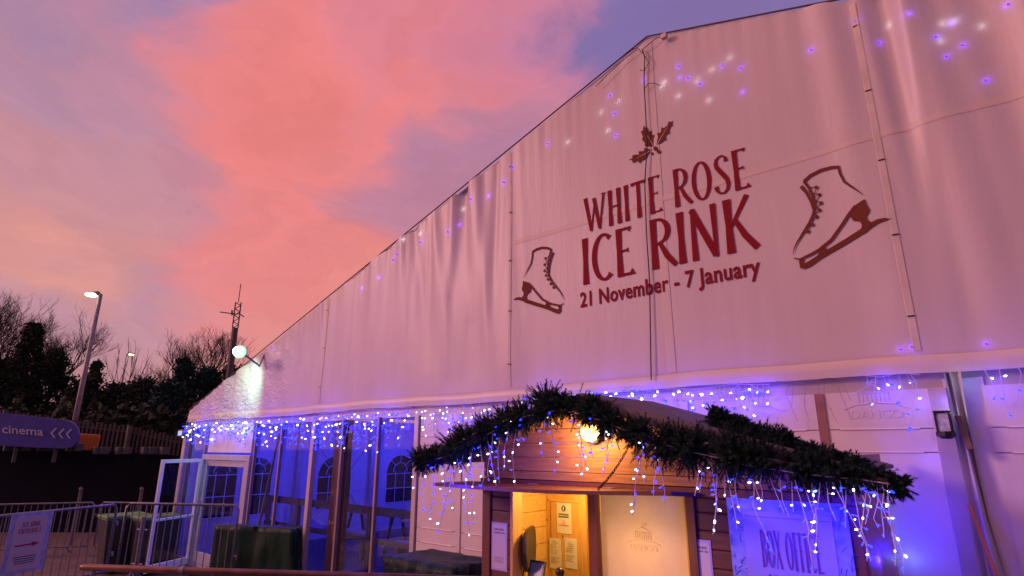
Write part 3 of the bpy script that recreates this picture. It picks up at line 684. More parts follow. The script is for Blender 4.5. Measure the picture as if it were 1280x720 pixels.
# papers and posters
def paper(name, label, cat, x0, x1, z0, z1, y, m=PAPER):
    t = thing(name, label, cat, ((x0+x1)/2, y, z0)); MB().box(x0, x1, y-.003, y, z0, z1).build('sheet', m, t); return t
Y = -.42-.013
def pz(px, py, yy=Y): v = at(px, py, Y=yy); return v.x, v.z
def notice(pxs, label, kind):
    (x0, z1), (x1, z0) = pz(pxs[0], pxs[1]), pz(pxs[2], pxs[3])
    t = paper('notice', label, 'notice', x0, x1, z0, z1, Y-.001); w = x1-x0; h = z1-z0; y = Y-.006
    if kind == 0:
        mb = MB(); mb.poly([(x0+w*(.5+.15*math.cos(R(a))), y, z0+h*(.82+.10*math.sin(R(a)))) for a in range(0, 360, 20)]); mb.build('blue_roundel', mat('navy_ink', (.03, .05, .12), .6), t)
        MB().box(x0+w*.46, x0+w*.54, y-.002, y-.001, z0+h*.76, z0+h*.88).build('figure_mark', PAPER, t)
        mb = MB()
        for f in (.60, .52): mb.box(x0+w*.15, x0+w*.86, y-.001, y, z0+h*f, z0+h*(f+.05))
        mb.build('grey_bars', mat('grey_ink', (.12, .13, .16), .6), t)
        mb = MB(); mb.tube([(x0+w*(.5+.10*math.cos(R(a))), y, z0+h*(.37+.05*math.sin(R(a)))) for a in range(0, 361, 30)], .0022, 4, caps=False); mb.box(x0+w*.15, x0+w*.86, y-.001, y, z0+h*.25, z0+h*.28)
        mb.build('orange_mark', mat('orange_ink', (.6, .14, .03), .6), t)
    else:
        mb = MB(); rr = random.Random(kind)
        for k in range(13):
            zz = z0+h*(.9-.06*k)
            if kind == 1 and 2 <= k <= 8: segs = ((.12, .3), (.42, .3+rr.random()*.25+.15))
            else: segs = ((.12 if k > 3 else .3, .55+rr.random()*.3),)
            if rr.random() < .85:
                for a, b in segs: mb.box(x0+w*a, x0+w*b, y-.0005, y, zz, zz+h*.014)
        mb.build('text_lines', mat('faint_ink', (.28, .2, .14), .7), t)
notice((696, 628, 714.5, 668), 'notice with a dark oval mark, uppermost on the hut door', 0)
notice((687, 672, 702, 712), 'plain list sheet, lower left on the hut door', 1)
notice((706, 672, 722, 712), 'plain text sheet, lower right on the hut door', 2)
POST = mat('lilac_poster', (.40, .35, .62), .6, noise=.1)
def poster(label, pxs, lines):
    (x0, z1), (x1, z0) = pz(pxs[0], pxs[1], HY-.004), pz(pxs[2], pxs[3], HY-.004)
    t = paper('poster', label, 'poster', x0, x1, z0, z1, HY-.001, POST); w = x1-x0; h = z1-z0
    MB().box(x0+w*.07, x1-w*.07, HY-.0055, HY-.0045, z0+h*.04, z1-h*.05).build('inner_field', mat('pale_field', (.52, .46, .60), .6), t)
    mb = MB()
    for i, l in enumerate(lines): fit_text(mb, l, w*(.6 if i == 0 else .7), h*.045, lambda a, b, c, i=i: (x0+w*(.2-.05*i)+a, HY-.0065, z1-h*(.17+.075*i)+b), bold=.01)
    mb.build('lettering', INK, t)
    mb = MB()
    for k in range(4): mb.box(x0+w*.2, x0+w*(.8-.04*(k % 2)), HY-.0064, HY-.0058, z0+h*(.27-.035*k), z0+h*(.277-.035*k))
    mb.build('small_print', INK, t)
poster('lilac poster with dark lettering on the hut wall left of the hatch', (614.5, 652, 634, 715), ['OPEN UNTIL', '7 JANUARY 2024'])
poster('lilac poster with dark lettering on the hut wall right of the hatch', (863, 673, 894, 745), ['OPEN UNTIL', '7 JANUARY 2024'])
# banner BOX OFFICE
BM = mat('frosty_blue_banner', (.08, .12, .60), .5, noise=0, nscale=9, col2=(.30, .34, .75), stretch=(1, 1, 1.6))
bn = thing('banner', 'frosty blue banner reading BOX OFFICE under the lights', 'banner', (11.88, HY-.03, 1.0))
bx0, bx1, bz0, bz1 = 11.555, 12.215, .95, 2.045; by = HY-.03
MB().box(bx0, bx1, by, by+.008, bz0, bz1).build('sheet', BM, bn)
MB().box(bx0+.09, bx1-.08, by-.003, by-.001, bz0+.1, bz1-.07).build('centre_field', mat('lilac_field', (.30, .28, .66), .5, noise=.06), bn)
e = MB(); 
for a, b, c, d in ((bx0+.105, bx1-.095, bz1-.10, bz1-.096),): e.box(a, b, by-.005, by-.004, c, d)
e.build('rule', mat('thin_blue_rule', (.12, .12, .4), .5), bn)
mb = MB(); (tx0, tz1), (tx1, tz0) = pz(949, 659, by), pz(1027, 696, by)
word(mb, 'BOX OFFICE', tx1-tx0, .205, lambda a, b, l: (tx0+a, by-.006-l, tz1-.215+b), wk=.55, gap=.09)
word(mb, '11', .06, .17, lambda a, b, l: (tx0+.02+a, by-.006-l, tz1-.42+b), wk=.8)
mb.build('lettering', mat('violet_ink', (.16, .03, .20), .5), bn)
tw = MB(); rr = random.Random(3)
for k in range(70):      # frosted twigs printed up the banner's edges
    x = bx0+.01+rr.random()*.085 if k % 2 else bx1-.08+rr.random()*.07; z = bz0+.5+rr.random()*.58 if k % 3 else bz0+.4+rr.random()*.3
    a = rr.random()*3.1; l = .02+.035*rr.random(); d = Vector((math.cos(a), 0, math.sin(a)))*l
    tw.tube([(x, by-.002, z), Vector((x, by-.002, z))+d*.5, Vector((x, by-.002, z))+d+Vector((.01, 0, .006))], .0014, 3)
tw.build('twig_print', mat('twig_ink', (.06, .07, .25), .6), bn)['kind'] = 'stuff'

# monitor, till, microphone in the hatch
mo = thing('monitor', 'black monitor seen edge on beside the left jamb of the hatch', 'monitor', at(655, 712, Y=-.98))
cx, cz = 9.735, 1.535
mb = MB(); rim = []
for i in range(20):
    a = 2*math.pi*i/20; rim.append((0, .27*math.copysign(abs(math.cos(a))**.6, math.cos(a)), .165*math.copysign(abs(math.sin(a))**.6, math.sin(a))))
def mp_(p, dx, k): 
    # screen normal turned away: width axis runs into the hut
    ax = Vector((-.50, .866, 0)); nx = Vector((.866, .50, 0))
    return Vector((cx, -.95, cz))+ax*(p[1]*k)+nx*dx+Vector((0, 0, p[2]*k))
rings = [[mp_(p, .03, .98) for p in rim], [mp_(p, .02, 1) for p in rim], [mp_(p, -.0, .97) for p in rim], [mp_(p, -.035, .55) for p in rim]]
vs = [v for r in rings for v in r]; n = 20
mb.add(vs, [(r*n+k, r*n+(k+1) % n, (r+1)*n+(k+1) % n, (r+1)*n+k) for r in range(3) for k in range(n)]+[tuple(range(n)), tuple(3*n+k for k in range(n-1, -1, -1))])
mb.build('casing', BLACK, mo, smooth=False)
MB().tube([(cx-.02, -.95, cz), (9.56, -.97, cz+.01), (9.53, -.97, cz+.01)], .014, 6).build('wall_arm', BLACK, mo)
MB().box(9.521, 9.535, -1.02, -.92, cz-.05, cz+.07).build('wall_plate', BLACK, mo)
c = at(668, 716, Y=-1.1); tl = thing('card_terminal', 'small dark till screen on the serving counter', 'till', (c.x, c.y, 1.16))
mb = MB(); mb.prism([(c.x-.07, -1.12, 1.30), (c.x-.07, -1.06, 1.475), (c.x-.07, -1.045, 1.47), (c.x-.07, -1.10, 1.295)], (.15, 0, 0)); mb.build('screen', BLACK, tl)
mb = MB(); mb.prism([(c.x-.055, -1.1165, 1.315), (c.x-.055, -1.0665, 1.46), (c.x-.055, -1.0655, 1.46), (c.x-.055, -1.1155, 1.315)], (.12, 0, 0)); mb.build('display', mat('dim_display', (.05, .05, .12), .2, emit=(.1, .1, .35), es=.12), tl)
MB().box(c.x-.05, c.x+.06, -1.12, -1.0, 1.16, 1.30).build('stand', BLACK, tl, bevel=.01)
mb = MB(); mb.tube([(c.x-.10, -1.08, 1.3), (c.x-.135, -1.08, 1.35), (c.x-.12, -1.08, 1.40), (c.x-.06, -1.08, 1.41)], .006, 6); mb.build('handle', BLACK, tl)
c = at(700, 717, Y=-1.05); mi = thing('microphone', 'small black ball headed microphone on the serving counter', 'microphone', (c.x, c.y, 1.16))
MB().ball((c.x, c.y, c.z+.01), .036, 12, 8).build('head', BLACK, mi, smooth=True); MB().tube([(c.x, c.y, 1.16), (c.x, c.y, c.z)], .012, 8).build('stem', BLACK, mi)

# ------------------------------------------------------------------ garlands
NEED = mat('fir_needles', (.005, .017, .017), .8, spec=.2, col2=(.014, .036, .034), nscale=30)
def garland(label, path, seed, ntuft):
    rr = random.Random(seed); pts = [Vector(p[:3]) for p in path]; rad = [p[3] for p in path]
    g = thing('garland', label, 'garland', pts[len(pts)//2]-Vector((0, 0, rad[len(pts)//2])))
    MB().tube(pts, .018, 6).build('stem', BLACK, g)
    cum = [0]
    for i in range(len(pts)-1): cum.append(cum[-1]+(pts[i+1]-pts[i]).length)
    mb = MB(); V = mb.v; Fc = mb.f
    for k in range(ntuft):
        u = rr.random()*cum[-1]; u = max(0, min(cum[-1]-1e-4, u+.045*math.sin(u*33+seed)+.03*math.sin(u*19))); i = max(j for j in range(len(pts)-1) if cum[j] <= u); f = (u-cum[i])/(cum[i+1]-cum[i])
        p = pts[i].lerp(pts[i+1], f); rd = (rad[i]*(1-f)+rad[i+1]*f)*(.98+.8*mn.noise(Vector((u*4.6, seed, 0)))+.5*mn.noise(Vector((u*11, seed+3, 0)))) 
        ax = (pts[i+1]-pts[i]).normalized(); d = Vector((rr.gauss(0, 1), rr.gauss(0, 1), rr.gauss(0, 1))); d -= ax*d.dot(ax)*.6; d.normalize()
        ln = rd*(.5+.62*rr.random()); a = p+d*rd*.1; tip = p+d*ln+ax*rr.uniform(-.05, .05)+Vector((0, 0, -.01))
        tw = (tip-a); nn = 40
        side = tw.cross(Vector((rr.random(), rr.random(), rr.random()))).normalized(); s2 = tw.cross(side).normalized(); td = tw.normalized()
        for q in range(nn):
            t = .25+.75*q/nn; b = a+tw*t; an = rr.random()*6.28
            o = (side*math.cos(an)+s2*math.sin(an)); e_ = b+o*(.021*(1.15-.5*t))+td*.014
            wv = td.cross(o)*.0026; n0 = len(V); V += [tuple(b-wv), tuple(b+wv), tuple(e_)]; Fc.append((n0, n0+1, n0+2))
    mb.build('needles', NEED, g); return g
GY = -1.74
fp = [(519, 578, .07), (534, 572, .10), (560, 566, .14), (590, 548, .15), (620, 532, .15), (650, 521, .145), (680, 506, .145), (705, 503, .145), (735, 512, .13), (770, 532, .13), (800, 543, .14), (830, 556, .15), (860, 558, .155), (890, 563, .16), (920, 570, .15), (955, 575, .145), (990, 582, .135), (1030, 588, .12), (1070, 598, .10), (1100, 600, .09), (1122, 605, .05)]
path = [(*at(x, y, Y=GY), r) for x, y, r in fp]
garland('thick dark fir garland draped along the front edge of the hut roof', path, 1, 3900)
bp_ = [(886, 517, .03), (900, 522, .055), (925, 532, .06), (955, 545, .06), (985, 555, .07), (1015, 566, .075), (1050, 579, .075), (1085, 592, .07)]
garland('shorter dark fir garland behind, lying over the right roof slope', [(*at(x, y, Y=-1.42), r*1.3) for x, y, r in bp_], 2, 1700)

# ------------------------------------------------------------------ fairy lights
def bulb_mesh(m, name):
    mb = MB(); mb.tube([(0, 0, -.5), (0, 0, -.35), (0, 0, .35), (0, 0, .6)], [.22, .34, .34, .2], 6)
    me = bpy.data.meshes.new(name); me.from_pydata(mb.v, [], mb.f); me.materials.append(m); me.polygons.foreach_set('use_smooth', [True]*len(me.polygons)); return me
BM_ = {k: bulb_mesh(m, 'bulb_'+k) for k, m in (('w', BWHITE), ('b', BBLUE), ('c', BCYAN), ('v', BPURP))}
def icicles(label, cable, drops, size, seed, wr=.0022, pb=.6, step=.07, wire=WIRE, lit=1.0, sway=.25):
    """cable: points; drops: (Vector top, length)"""
    rr = random.Random(seed); c = Vector(cable[len(cable)//2])
    t = thing('icicle_lights', label, 'fairy lights', c, group='icicle light strings')
    MB().tube(cable, wr*1.3, 4).build('cable', wire, t)
    nb = 0
    for tp, ln in drops:
        tp = Vector(tp); mb = MB(); n = max(2, int(ln/.035)); pts = [tp]; dx = rr.uniform(-sway, sway); cur = tp.copy()
        for i in range(n):
            if rr.random() < .35: dx = rr.uniform(-sway, sway)*1.6
            cur = cur+Vector((dx*ln/n, rr.uniform(-.15, .1)*ln/n, -ln/n)); pts.append(cur.copy())
        mb.tube(pts, wr, 4)
        bl = []
        nbul = max(1, int(ln/step))
        for i in range(nbul):
            f = (i+.6+rr.uniform(-.2, .2))/nbul*n; f = min(f, n-.001); j = int(f); b = pts[j].lerp(pts[j+1], f-j)
            last = i == nbul-1
            off = Vector((rr.uniform(-1, 1), rr.uniform(-1, .4), rr.uniform(-.7, .1))).normalized()*size*(1.9 if not last else .6)
            mb.tube([b, b+off*.6], wr*1.2, 4); bl.append((b+off, off))
        d = mb.build('drop_wire', wire, t)
        for p, off in bl:
            if rr.random() > lit: continue
            kk = 'b' if rr.random() < pb else ('w' if rr.random() < .85 else 'c')
            q = Vector((0, 0, 1)).rotation_difference(off.normalized())
            o = child('bulb', BM_[kk], d, p, size*(1.05 if kk == 'b' else .95)*(1 if rr.random() < .8 else 1.35), q.to_euler()); nb += 1
    return nb
rr = random.Random(11)
def hem_drops(x0, x1, n, lo, hi, y=-.09, z=2.85):
    return [((x0+(x1-x0)*(i+.5+rr.uniform(-.3, .3))/n, y, z-.01), rr.uniform(lo, hi)) for i in range(n)]
def hem_cable(x0, x1, y=-.09, z=2.85, sag=.02):
    n = max(3, int((x1-x0)/.3)); return [(x0+(x1-x0)*i/n, y, z-sag*(i % 2)) for i in range(n+1)]
icicles('dense blue and white icicle lights over the marquee doorway at the far left', hem_cable(-.2, 2.75), hem_drops(-.2, 2.75, 46, .12, .48), .032, 21, .003, .68, .085)
icicles('dense icicle lights over the two glazed bays right of the doorway', hem_cable(2.8, 4.6), hem_drops(2.8, 4.6, 36, .12, .52), .027, 22, .003, .7, .085)
icicles('dense icicle lights over the three glazed bays left of the solid wall', hem_cable(4.75, 7.1), hem_drops(4.75, 7.1, 46, .12, .6), .024, 23, .0025, .7, .09)
icicles('icicle lights on the solid wall above the left end of the garland', hem_cable(7.15, 8.8), hem_drops(7.2, 8.75, 26, .08, .42), .019, 24, .0018, .55, .08)
icicles('icicle lights under the hem directly above the hut roof peak', hem_cable(8.9, 10.6, z=2.90), hem_drops(8.95, 10.6, 34, .05, .30, z=2.90), .023, 25, .0018, .62, .05)
icicles('icicle lights under the hem right of the middle seam', hem_cable(10.65, 11.55), hem_drops(10.7, 11.55, 24, .05, .34), .019, 26, .0017, .6, .06)
icicles('mostly unlit icicle string under the hem with bulbs out', hem_cable(11.6, 12.15), hem_drops(11.65, 12.12, 7, .15, .38), .011, 27, .0014, .5, .08, mat('dull_wire', (.3, .22, .26), .6), .0)
icicles('short icicle lights hanging just left of the lantern post', hem_cable(12.2, 12.55), hem_drops(12.22, 12.53, 7, .06, .42), .017, 28, .0016, .55, .09)
icicles('icicle lights on the wall right of the lantern post', hem_cable(12.8, 14.2), hem_drops(12.86, 14.2, 16, .05, .42), .018, 29, .0018, .6, .11)
def hdrop(lst, Y=-1.78):
    o = []
    for x, ya, yb in lst:
        a = at(x, ya-12, Y=Y); b = at(x, yb, Y=Y); o.append((a, a.z-b.z))
    return o
left = [(524, 590, 616), (533, 588, 640), (545, 590, 652), (556, 585, 640), (563, 590, 668), (572, 585, 640), (579, 580, 672), (588, 575, 655), (592, 560, 600), (600, 560, 612), (607, 550, 606), (616, 545, 602), (625, 540, 604), (634, 532, 588), (643, 530, 606), (655, 525, 560), (683, 520, 572), (685, 522, 592), (718, 530, 598), (727, 535, 590), (741, 530, 572)]
icicles('icicle lights hanging below the left half of the front garland', [at(x, y, Y=-1.78) for x, y in ((522, 580), (560, 570), (600, 548), (650, 522), (700, 512), (750, 525))], hdrop(left), .014, 31, .0026, .6, .06)
mid = [(757, 540, 580), (765, 545, 596), (793, 555, 604), (801, 560, 645), (811, 558, 620), (822, 560, 628), (872, 592, 620), (880, 590, 616), (889, 590, 668), (897, 595, 640), (906, 598, 622)]
icicles('icicle lights hanging below the middle of the garland beside the chain', [at(x, y, Y=-1.78) for x, y in ((755, 528), (800, 545), (850, 562), (910, 575))], hdrop(mid), .0125, 32, .0024, .58, .06)
right = [(908, 600, 660), (922, 600, 640), (938, 605, 628), (941, 604, 690), (952, 605, 628), (962, 608, 640), (975, 610, 645), (990, 612, 640), (994, 612, 714), (1003, 612, 652), (1015, 612, 690), (1025, 615, 660), (1033, 615, 650), (1040, 614, 670)]
icicles('icicle lights hanging in front of the banner', [at(x, y, Y=-1.78) for x, y in ((910, 578), (950, 584), (1000, 592), (1045, 597))], hdrop(right), .0115, 33, .0021, .58, .06)
far = [(1050, 612, 645), (1058, 612, 660), (1066, 613, 700), (1072, 613, 640), (1078, 614, 655), (1084, 614, 700), (1090, 615, 712), (1096, 614, 660), (1102, 615, 672), (1109, 614, 706)]
icicles('dense icicle lights hanging below the right tip of the garland', [at(x, y, Y=-1.78) for x, y in ((1045, 597), (1080, 600), (1112, 605))], hdrop(far), .0115, 34, .0021, .58, .055)

# lamps: the light those strings really give off
BL = (.012, .006, 1.)
for x, e in ((.6, 6), (2.2, 6), (3.3, 5), (4.2, 5), (5.2, 6), (6.5, 6), (7.7, 2.6), (8.4, 1.6)):
    light('string_glow', 'POINT', (x, -.28, 2.62), BL, e*1.3, shadow_soft_size=.05)
for x, y, z, e in ((9.3, -.22, 2.8, 1.6), (10.0, -.18, 2.78, 1.4), (10.5, -.16, 2.76, 1.2), (10.9, -.14, 2.76, 1.2), (11.25, -.12, 2.76, .9), (11.5, -.12, 2.74, 1.2), (12.33, -.10, 2.76, .5), (12.95, -.16, 2.72, .5), (13.5, -.2, 2.74, .9)):
    light('string_glow', 'POINT', (x, y, z), BL, e*2.2, shadow_soft_size=.03)
def plight(px, py, Y, e, col=BL, r=.03): light('string_glow', 'POINT', at(px, py, Y=Y), col, e, shadow_soft_size=r)
for px, py, Y, e in ((560, 610, -1.75, 1.4), (600, 590, -1.75, 1.3), (612, 645, -1.5, .22), (870, 660, -1.5, .16), (985, 680, -1.55, .6), (935, 690, -1.5, .35), (650, 560, -1.7, .5), (905, 640, -1.62, .35), (960, 622, -1.60, 1.0), (1010, 630, -1.60, 1.2), (1045, 660, -1.55, 1.2), (1090, 640, -1.3, 2.2), (1100, 700, -.7, 2.4), (1140, 690, -.25, .8), (1160, 640, -.25, .25)):
    plight(px, py, Y, e*3.6)
for px, py in ((1093, 655), (1135, 700), (1186, 516), (1205, 478)): plight(px, py, -.10, .12, (.6, .85, 1.), .015)
for px, py in ((1150, 505), (1160, 575), (1120, 610), (1180, 500)): plight(px, py, -.10, .30, (.1, .06, 1.), .02)
# inside
for x, y, z, e in ((1.2, 1.4, 2.2, 50), (2.2, 3.0, 2.3, 90), (5.2, 3.2, 2.5, 50), (1.6, 5.4, 2.3, 110), (4.5, 6.5, 2.5, 60)):
    light('inside_blue_light', 'POINT', (x, y, z), (.045, .035, 1.), e*.85, shadow_soft_size=.2)
light('inside_cool_light', 'POINT', (2.5, 4.5, 2.3), (.4, .42, 1.), 4, shadow_soft_size=.2)

# fairy lights strung behind the gable cloth, glowing through it
dots_b = [(762,119),(768,142),(848,83),(850,97),(860,98),(903,83),(926,85),(928,115),(1014,63),(1069,27),(1098,53),(1137,22),(1170,48),(1183,72),(1203,57),(1189,30),(1260,7),(1126,437),(1140,434),(1148,449),(630,228),(640,209),(590,250),(572,280),(525,303),(492,325),(497,318),(474,347),(685,180),(770,170),(805,100),(610,245),(560,290),(875,105),(1232,100),(452,360),(355,415),(340,435),(1233,430)]
dots_w = [(751,140),(760,163),(773,127),(830,103),(828,108),(848,120),(871,100),(886,125),(890,87),(912,72),(1112,28),(1178,30),(1192,27),(1175,53),(1226,31),(575,260),(525,292),(505,300),(710,178)]
gl = thing('gable_lights', 'violet and white fairy lights glowing through the upper gable cloth', 'fairy lights', (APX, .06, 4.5))
for i, (px, py) in enumerate(dots_b+dots_w):
    v = at(px, py, Y=-.03); y = fy(v.x, v.z)
    big = v.x < 9
    isb = i < len(dots_b)
    if isb and i % 4 != 3:
        o = child('bulb', BM_['v'], gl, (v.x, y-.001, v.z), (.022 if not big else .034), (R(90), 0, 0))
    e = (.15 if isb else .07)*(1.0 if not big else 1.7)
    light('gable_glow', 'POINT', (v.x, y+(.022 if isb else .03), v.z), (.18, .04, 1.) if isb else (.9, .9, 1.), e, shadow_soft_size=.008)
cbl = MB(); cbl.tube([(3.2, .1, 3.75), (6.0, .1, 4.75), (8.6, .1, 5.7), (APX, .1, 6.1), (13.5, .1, 5.2)], .005, 4); cbl.build('cable', DWIRE, gl)

# ------------------------------------------------------------------ lantern, prop, broom pole by the right post
c = at(1180, 530, Y=-.16); ln = thing('lantern', 'small black lantern fixed to the post right of the hut', 'lantern', (c.x, c.y, c.z-.09))
MB().box(c.x-.045, c.x+.045, c.y-.045, c.y+.045, c.z+.07, c.z+.085).build('cap', BLACK, ln, bevel=.004)
f_ = MB().box(c.x-.043, c.x+.043, c.y-.043, c.y+.043, c.z-.056, c.z-.048)
for dx in (-.038, .038):
    for dy in (-.038, .038): f_.box(c.x+dx-.005, c.x+dx+.005, c.y+dy-.005, c.y+dy+.005, c.z-.05, c.z+.07)
f_.build('frame', BLACK, ln); MB().box(c.x-.033, c.x+.033, c.y-.033, c.y+.033, c.z-.045, c.z+.068).build('glass', mat('frosted_pane', (.45, .5, .6), .15, noise=.4, nscale=30), ln)
MB().tube([(c.x, c.y, c.z-.05), (c.x, c.y, c.z-.075), (c.x, c.y, c.z-.095)], [.055, .055, .03], 10).build('base', BLACK, ln); f_.box(c.x-.043, c.x+.043, c.y-.043, c.y+.043, c.z-.058, c.z-.05) if False else None; MB().box(c.x-.012, c.x+.012, c.y+.04, 0, c.z-.07, c.z-.05).build('bracket', BLACK, ln)
pr = MB(); pr.beam(at(1197, 520, Y=-.10), at(1213, 562, Y=-.12), .035, .05)
tag(pr.build('timber_prop', PROPW, bevel=.003), 'short weathered timber strut wedged beside the lantern post', 'strut')
a = at(1212, 632, Y=-.12); b = at(1247, 724, Y=-.42); d = (b-a)
bpo = MB(); foot = a+d*((a.z-.4)/(a.z-b.z)); bpo.tube([a, foot], [.0125, .0135], 10)
tag(bpo.build('wooden_pole', wood_mat('broom_handle', (.30, .10, .04), (.42, .16, .07), axis='z'), smooth=True), 'reddish brown wooden pole leaning against the wall at the lower right', 'pole')

# ------------------------------------------------------------------ tarpaulin covered boxes
def tarp_box(label, A, B, depth, z0, z1, m, seed):
    A = Vector((*A, 0)); B = Vector((*B, 0)); u = (B-A).normalized(); w = Vector((-u.y, u.x, 0)); L = (B-A).length
    mb = MB(); V = []; n = 26; nz = 16; per = []
    # perimeter samples
    cor = [A, B, B+w*depth, A+w*depth]
    for k in range(4):
        p, q = cor[k], cor[(k+1) % 4]
        for i in range(n): per.append(p.lerp(q, i/n))
    N_ = len(per); ctr = (A+B)/2+w*depth/2
    for j in range(nz+1):
        f = j/nz; z = z0+(z1-z0)*f
        for i, p in enumerate(per):
            out = (p-ctr).normalized(); r = .085*mn.noise(Vector((i*.28, f*1.6, seed)))+.03*mn.noise(Vector((i*.9, f*5, seed+4)))+.025*math.sin(i*1.3+seed)*(1-f)
            V.append(p+out*(r+.03*(1-f))+Vector((0, 0, z+.012*mn.noise(Vector((i*.2, 5, seed)))*(f > .9))))
    for rj, k in ((.75, .0), (.4, -.015), (.0, -.02)):
        for i, p in enumerate(per): 
            q = ctr.lerp(p, rj); V.append(q+Vector((0, 0, z1+k+.03*mn.noise(Vector((q.x*4, q.y*4, seed))))))
    rows = nz+4
    F_ = [(j*N_+i, j*N_+(i+1) % N_, (j+1)*N_+(i+1) % N_, (j+1)*N_+i) for j in range(rows-1) for i in range(N_)]
    mb.add(V, F_); t = thing('covered_crate', label, 'covered crate', (ctr.x, ctr.y, z0), group=None)
    mb.build('tarpaulin', m, t, smooth=True)
    MB().tube([p+Vector((0, 0, z0+(z1-z0)*.12))+(p-ctr).normalized()*.055 for p in per]+[per[0]+Vector((0, 0, z0+(z1-z0)*.12))], .008, 5).build('tie_rope', mat('pale_rope', (.2, .22, .18), .8), t)
tarp_box('crate under a dark green tarpaulin in front of the glazed bays', (3.60, -.86), (4.86, -.30), .22, .0, 1.21, TARP, 3)
tarp_box('crate under a blue green tarpaulin beside the hut', (7.75, -.85), (8.75, -.85), .6, .0, 1.24, NAVYT, 8)
# wheelie bins behind the barriers
BINM = mat('dark_bin_plastic', (.016, .025, .02), .4, noise=.2); LIDM = mat('green_lid', (.06, .22, .04), .45, noise=.2)
def bin_(x, y, label):
    t = thing('wheelie_bin', label, 'wheelie bin', (x, y, 0), group='wheelie bins beside the open door')
    mb = MB(); mb.add([(x-.22, y-.27, .06), (x+.22, y-.27, .06), (x+.22, y+.27, .06), (x-.22, y+.27, .06), (x-.29, y-.35, 1.0), (x+.29, y-.35, 1.0), (x+.29, y+.35, 1.0), (x-.29, y+.35, 1.0)],
      [(3,2,1,0),(4,5,6,7),(0,1,5,4),(1,2,6,5),(2,3,7,6),(3,0,4,7)]); mb.build('body', BINM, t, bevel=.02)
    MB().box(x-.31, x+.31, y-.38, y+.38, 1.0, 1.06).build('lid', LIDM, t, bevel=.015)
    MB().tube([(x-.25, y+.40, 1.0), (x+.25, y+.40, 1.0)], .016, 8).build('handle', BINM, t)
    for dx in (-.2, .2): MB().tube([(x+dx-.03, y+.3, .1), (x+dx+.03, y+.3, .1)], .1, 14).build('wheel', BLACK, t)
bin_(-.75, -.78, 'dark wheelie bin with green lid behind the joint of two barriers'); bin_(-.05, -.42, 'dark wheelie bin with green lid nearest the open door leaf')

# ------------------------------------------------------------------ crowd barriers
def barrier(label, a, b, z0, h=1.1, sp=.115):
    a = Vector((*a, z0)); b = Vector((*b, z0)); u = (b-a).normalized(); L = (b-a).length
    t = thing('crowd_barrier', label, 'crowd barrier', (a+b)/2, group='steel crowd barriers')
    Z = Vector((0, 0, 1)); fr = MB(); r = .019
    fr.tube([a+Z*.15, a+Z*(h-.06), a+Z*h+u*.06, b+Z*h-u*.06, b+Z*(h-.06), b+Z*.15, b+Z*.15-u*.01], r, 8)
    fr.tube([a+Z*.17, b+Z*.17], r, 8); fr.build('frame', STEEL, t, smooth=True)
    n = int(L/sp); br = [MB().tube([a+u*(L*i/n)+Z*.17, a+u*(L*i/n)+Z*h], .0075, 5).build('bar', STEEL, t) for i in range(1, n)]
    w = Vector((-u.y, u.x, 0))
    for f in (.15, .85):
        p = a+u*L*f; ft = MB(); ft.tube([p+w*.3+Z*.01, p+w*.2+Z*.05, p+Z*.16, p-w*.2+Z*.05, p-w*.3+Z*.01], .014, 6); ft.build('foot', STEEL, t)
    cl = MB()
    for z in (.85, .42): cl.tube([b+Z*z, b+Z*z+u*.06, b+Z*(z-.05)+u*.06], .012, 6)
    cl.build('hook', STEEL, t)
    return t
b0 = Vector((2.40, -1.82)); bd = (Vector((3.03, -3.31))-b0).normalized()
fA = b0+bd*2.35
barrier('nearest crowd barrier at the far left, carrying the sign', fA, b0+bd*.04, .40)
barrier('crowd barrier in front of the open door and glass', (2.47, -1.74), (4.06, -.76), .40, h=1.11)
def on_z(px, py, Z): v = at(px, py, Z=Z); return (v.x, v.y)
barrier('farther crowd barrier standing on the paving, left of the gap', on_z(-60, 632, 1.1), on_z(119, 628, 1.1), 0., sp=.12)
barrier('farther crowd barrier on the paving, just behind the joint', on_z(127, 628, 1.1), on_z(203, 629, 1.1), 0., sp=.12)
# pole of a stacked cone / prop at the barrier joint
c = at(178, 660, d=10.2); mb = MB(); pl = thing('spigot_post', 'short pale steel post standing behind the barrier joint', 'post', (c.x, c.y, .0))
MB().tube([(c.x, c.y, 0), (c.x, c.y, 1.22)], .035, 10).build('tube', STEEL, pl); mb.tube([(c.x-.1, c.y-.05, 1.02), (c.x+.1, c.y+.05, 1.02)], .014, 6); mb.tube([(c.x-.1, c.y-.05, .5), (c.x+.1, c.y+.05, .5)], .014, 6); mb.build('clamp', STEEL, pl)
# sign on the nearest barrier
def bp2(u, z): p = b0+bd*u; n_ = Vector((bd.y, -bd.x)); n_ = -n_ if n_.dot(Vector((CAM.x, CAM.y))-p) < 0 else n_; return p, n_
def hit(px, py):
    # where the ray meets the barrier plane
    dx, dy, dz, f_ = pray(px, py); nrm = Vector((bd.y, -bd.x)); t = (b0-Vector((CAM.x, CAM.y))).dot(nrm)/(dx*nrm.x+dy*nrm.y)
    p = Vector((CAM.x+dx*t, CAM.y+dy*t)); return (p-b0).dot(bd), CAM.z+dz*t
u1, z1a = hit(10, 641); u0, z1b = hit(63, 640); ub, z0b = hit(53, 714); uc, z0c = hit(1, 718)
US = (u1+uc)/2; UE = (u0+ub)/2; ZT = (z1a+z1b)/2; ZB = (z0b+z0c)/2
W_ = US-UE; H_ = ZT-ZB; nB = bp2(0, 0)[1]
def sg(a, b, o):      # a from left (0..W), b from bottom, o = proud of barrier
    p = b0+bd*(US-a)+nB*(.026+o); return (p.x, p.y, ZB+b)
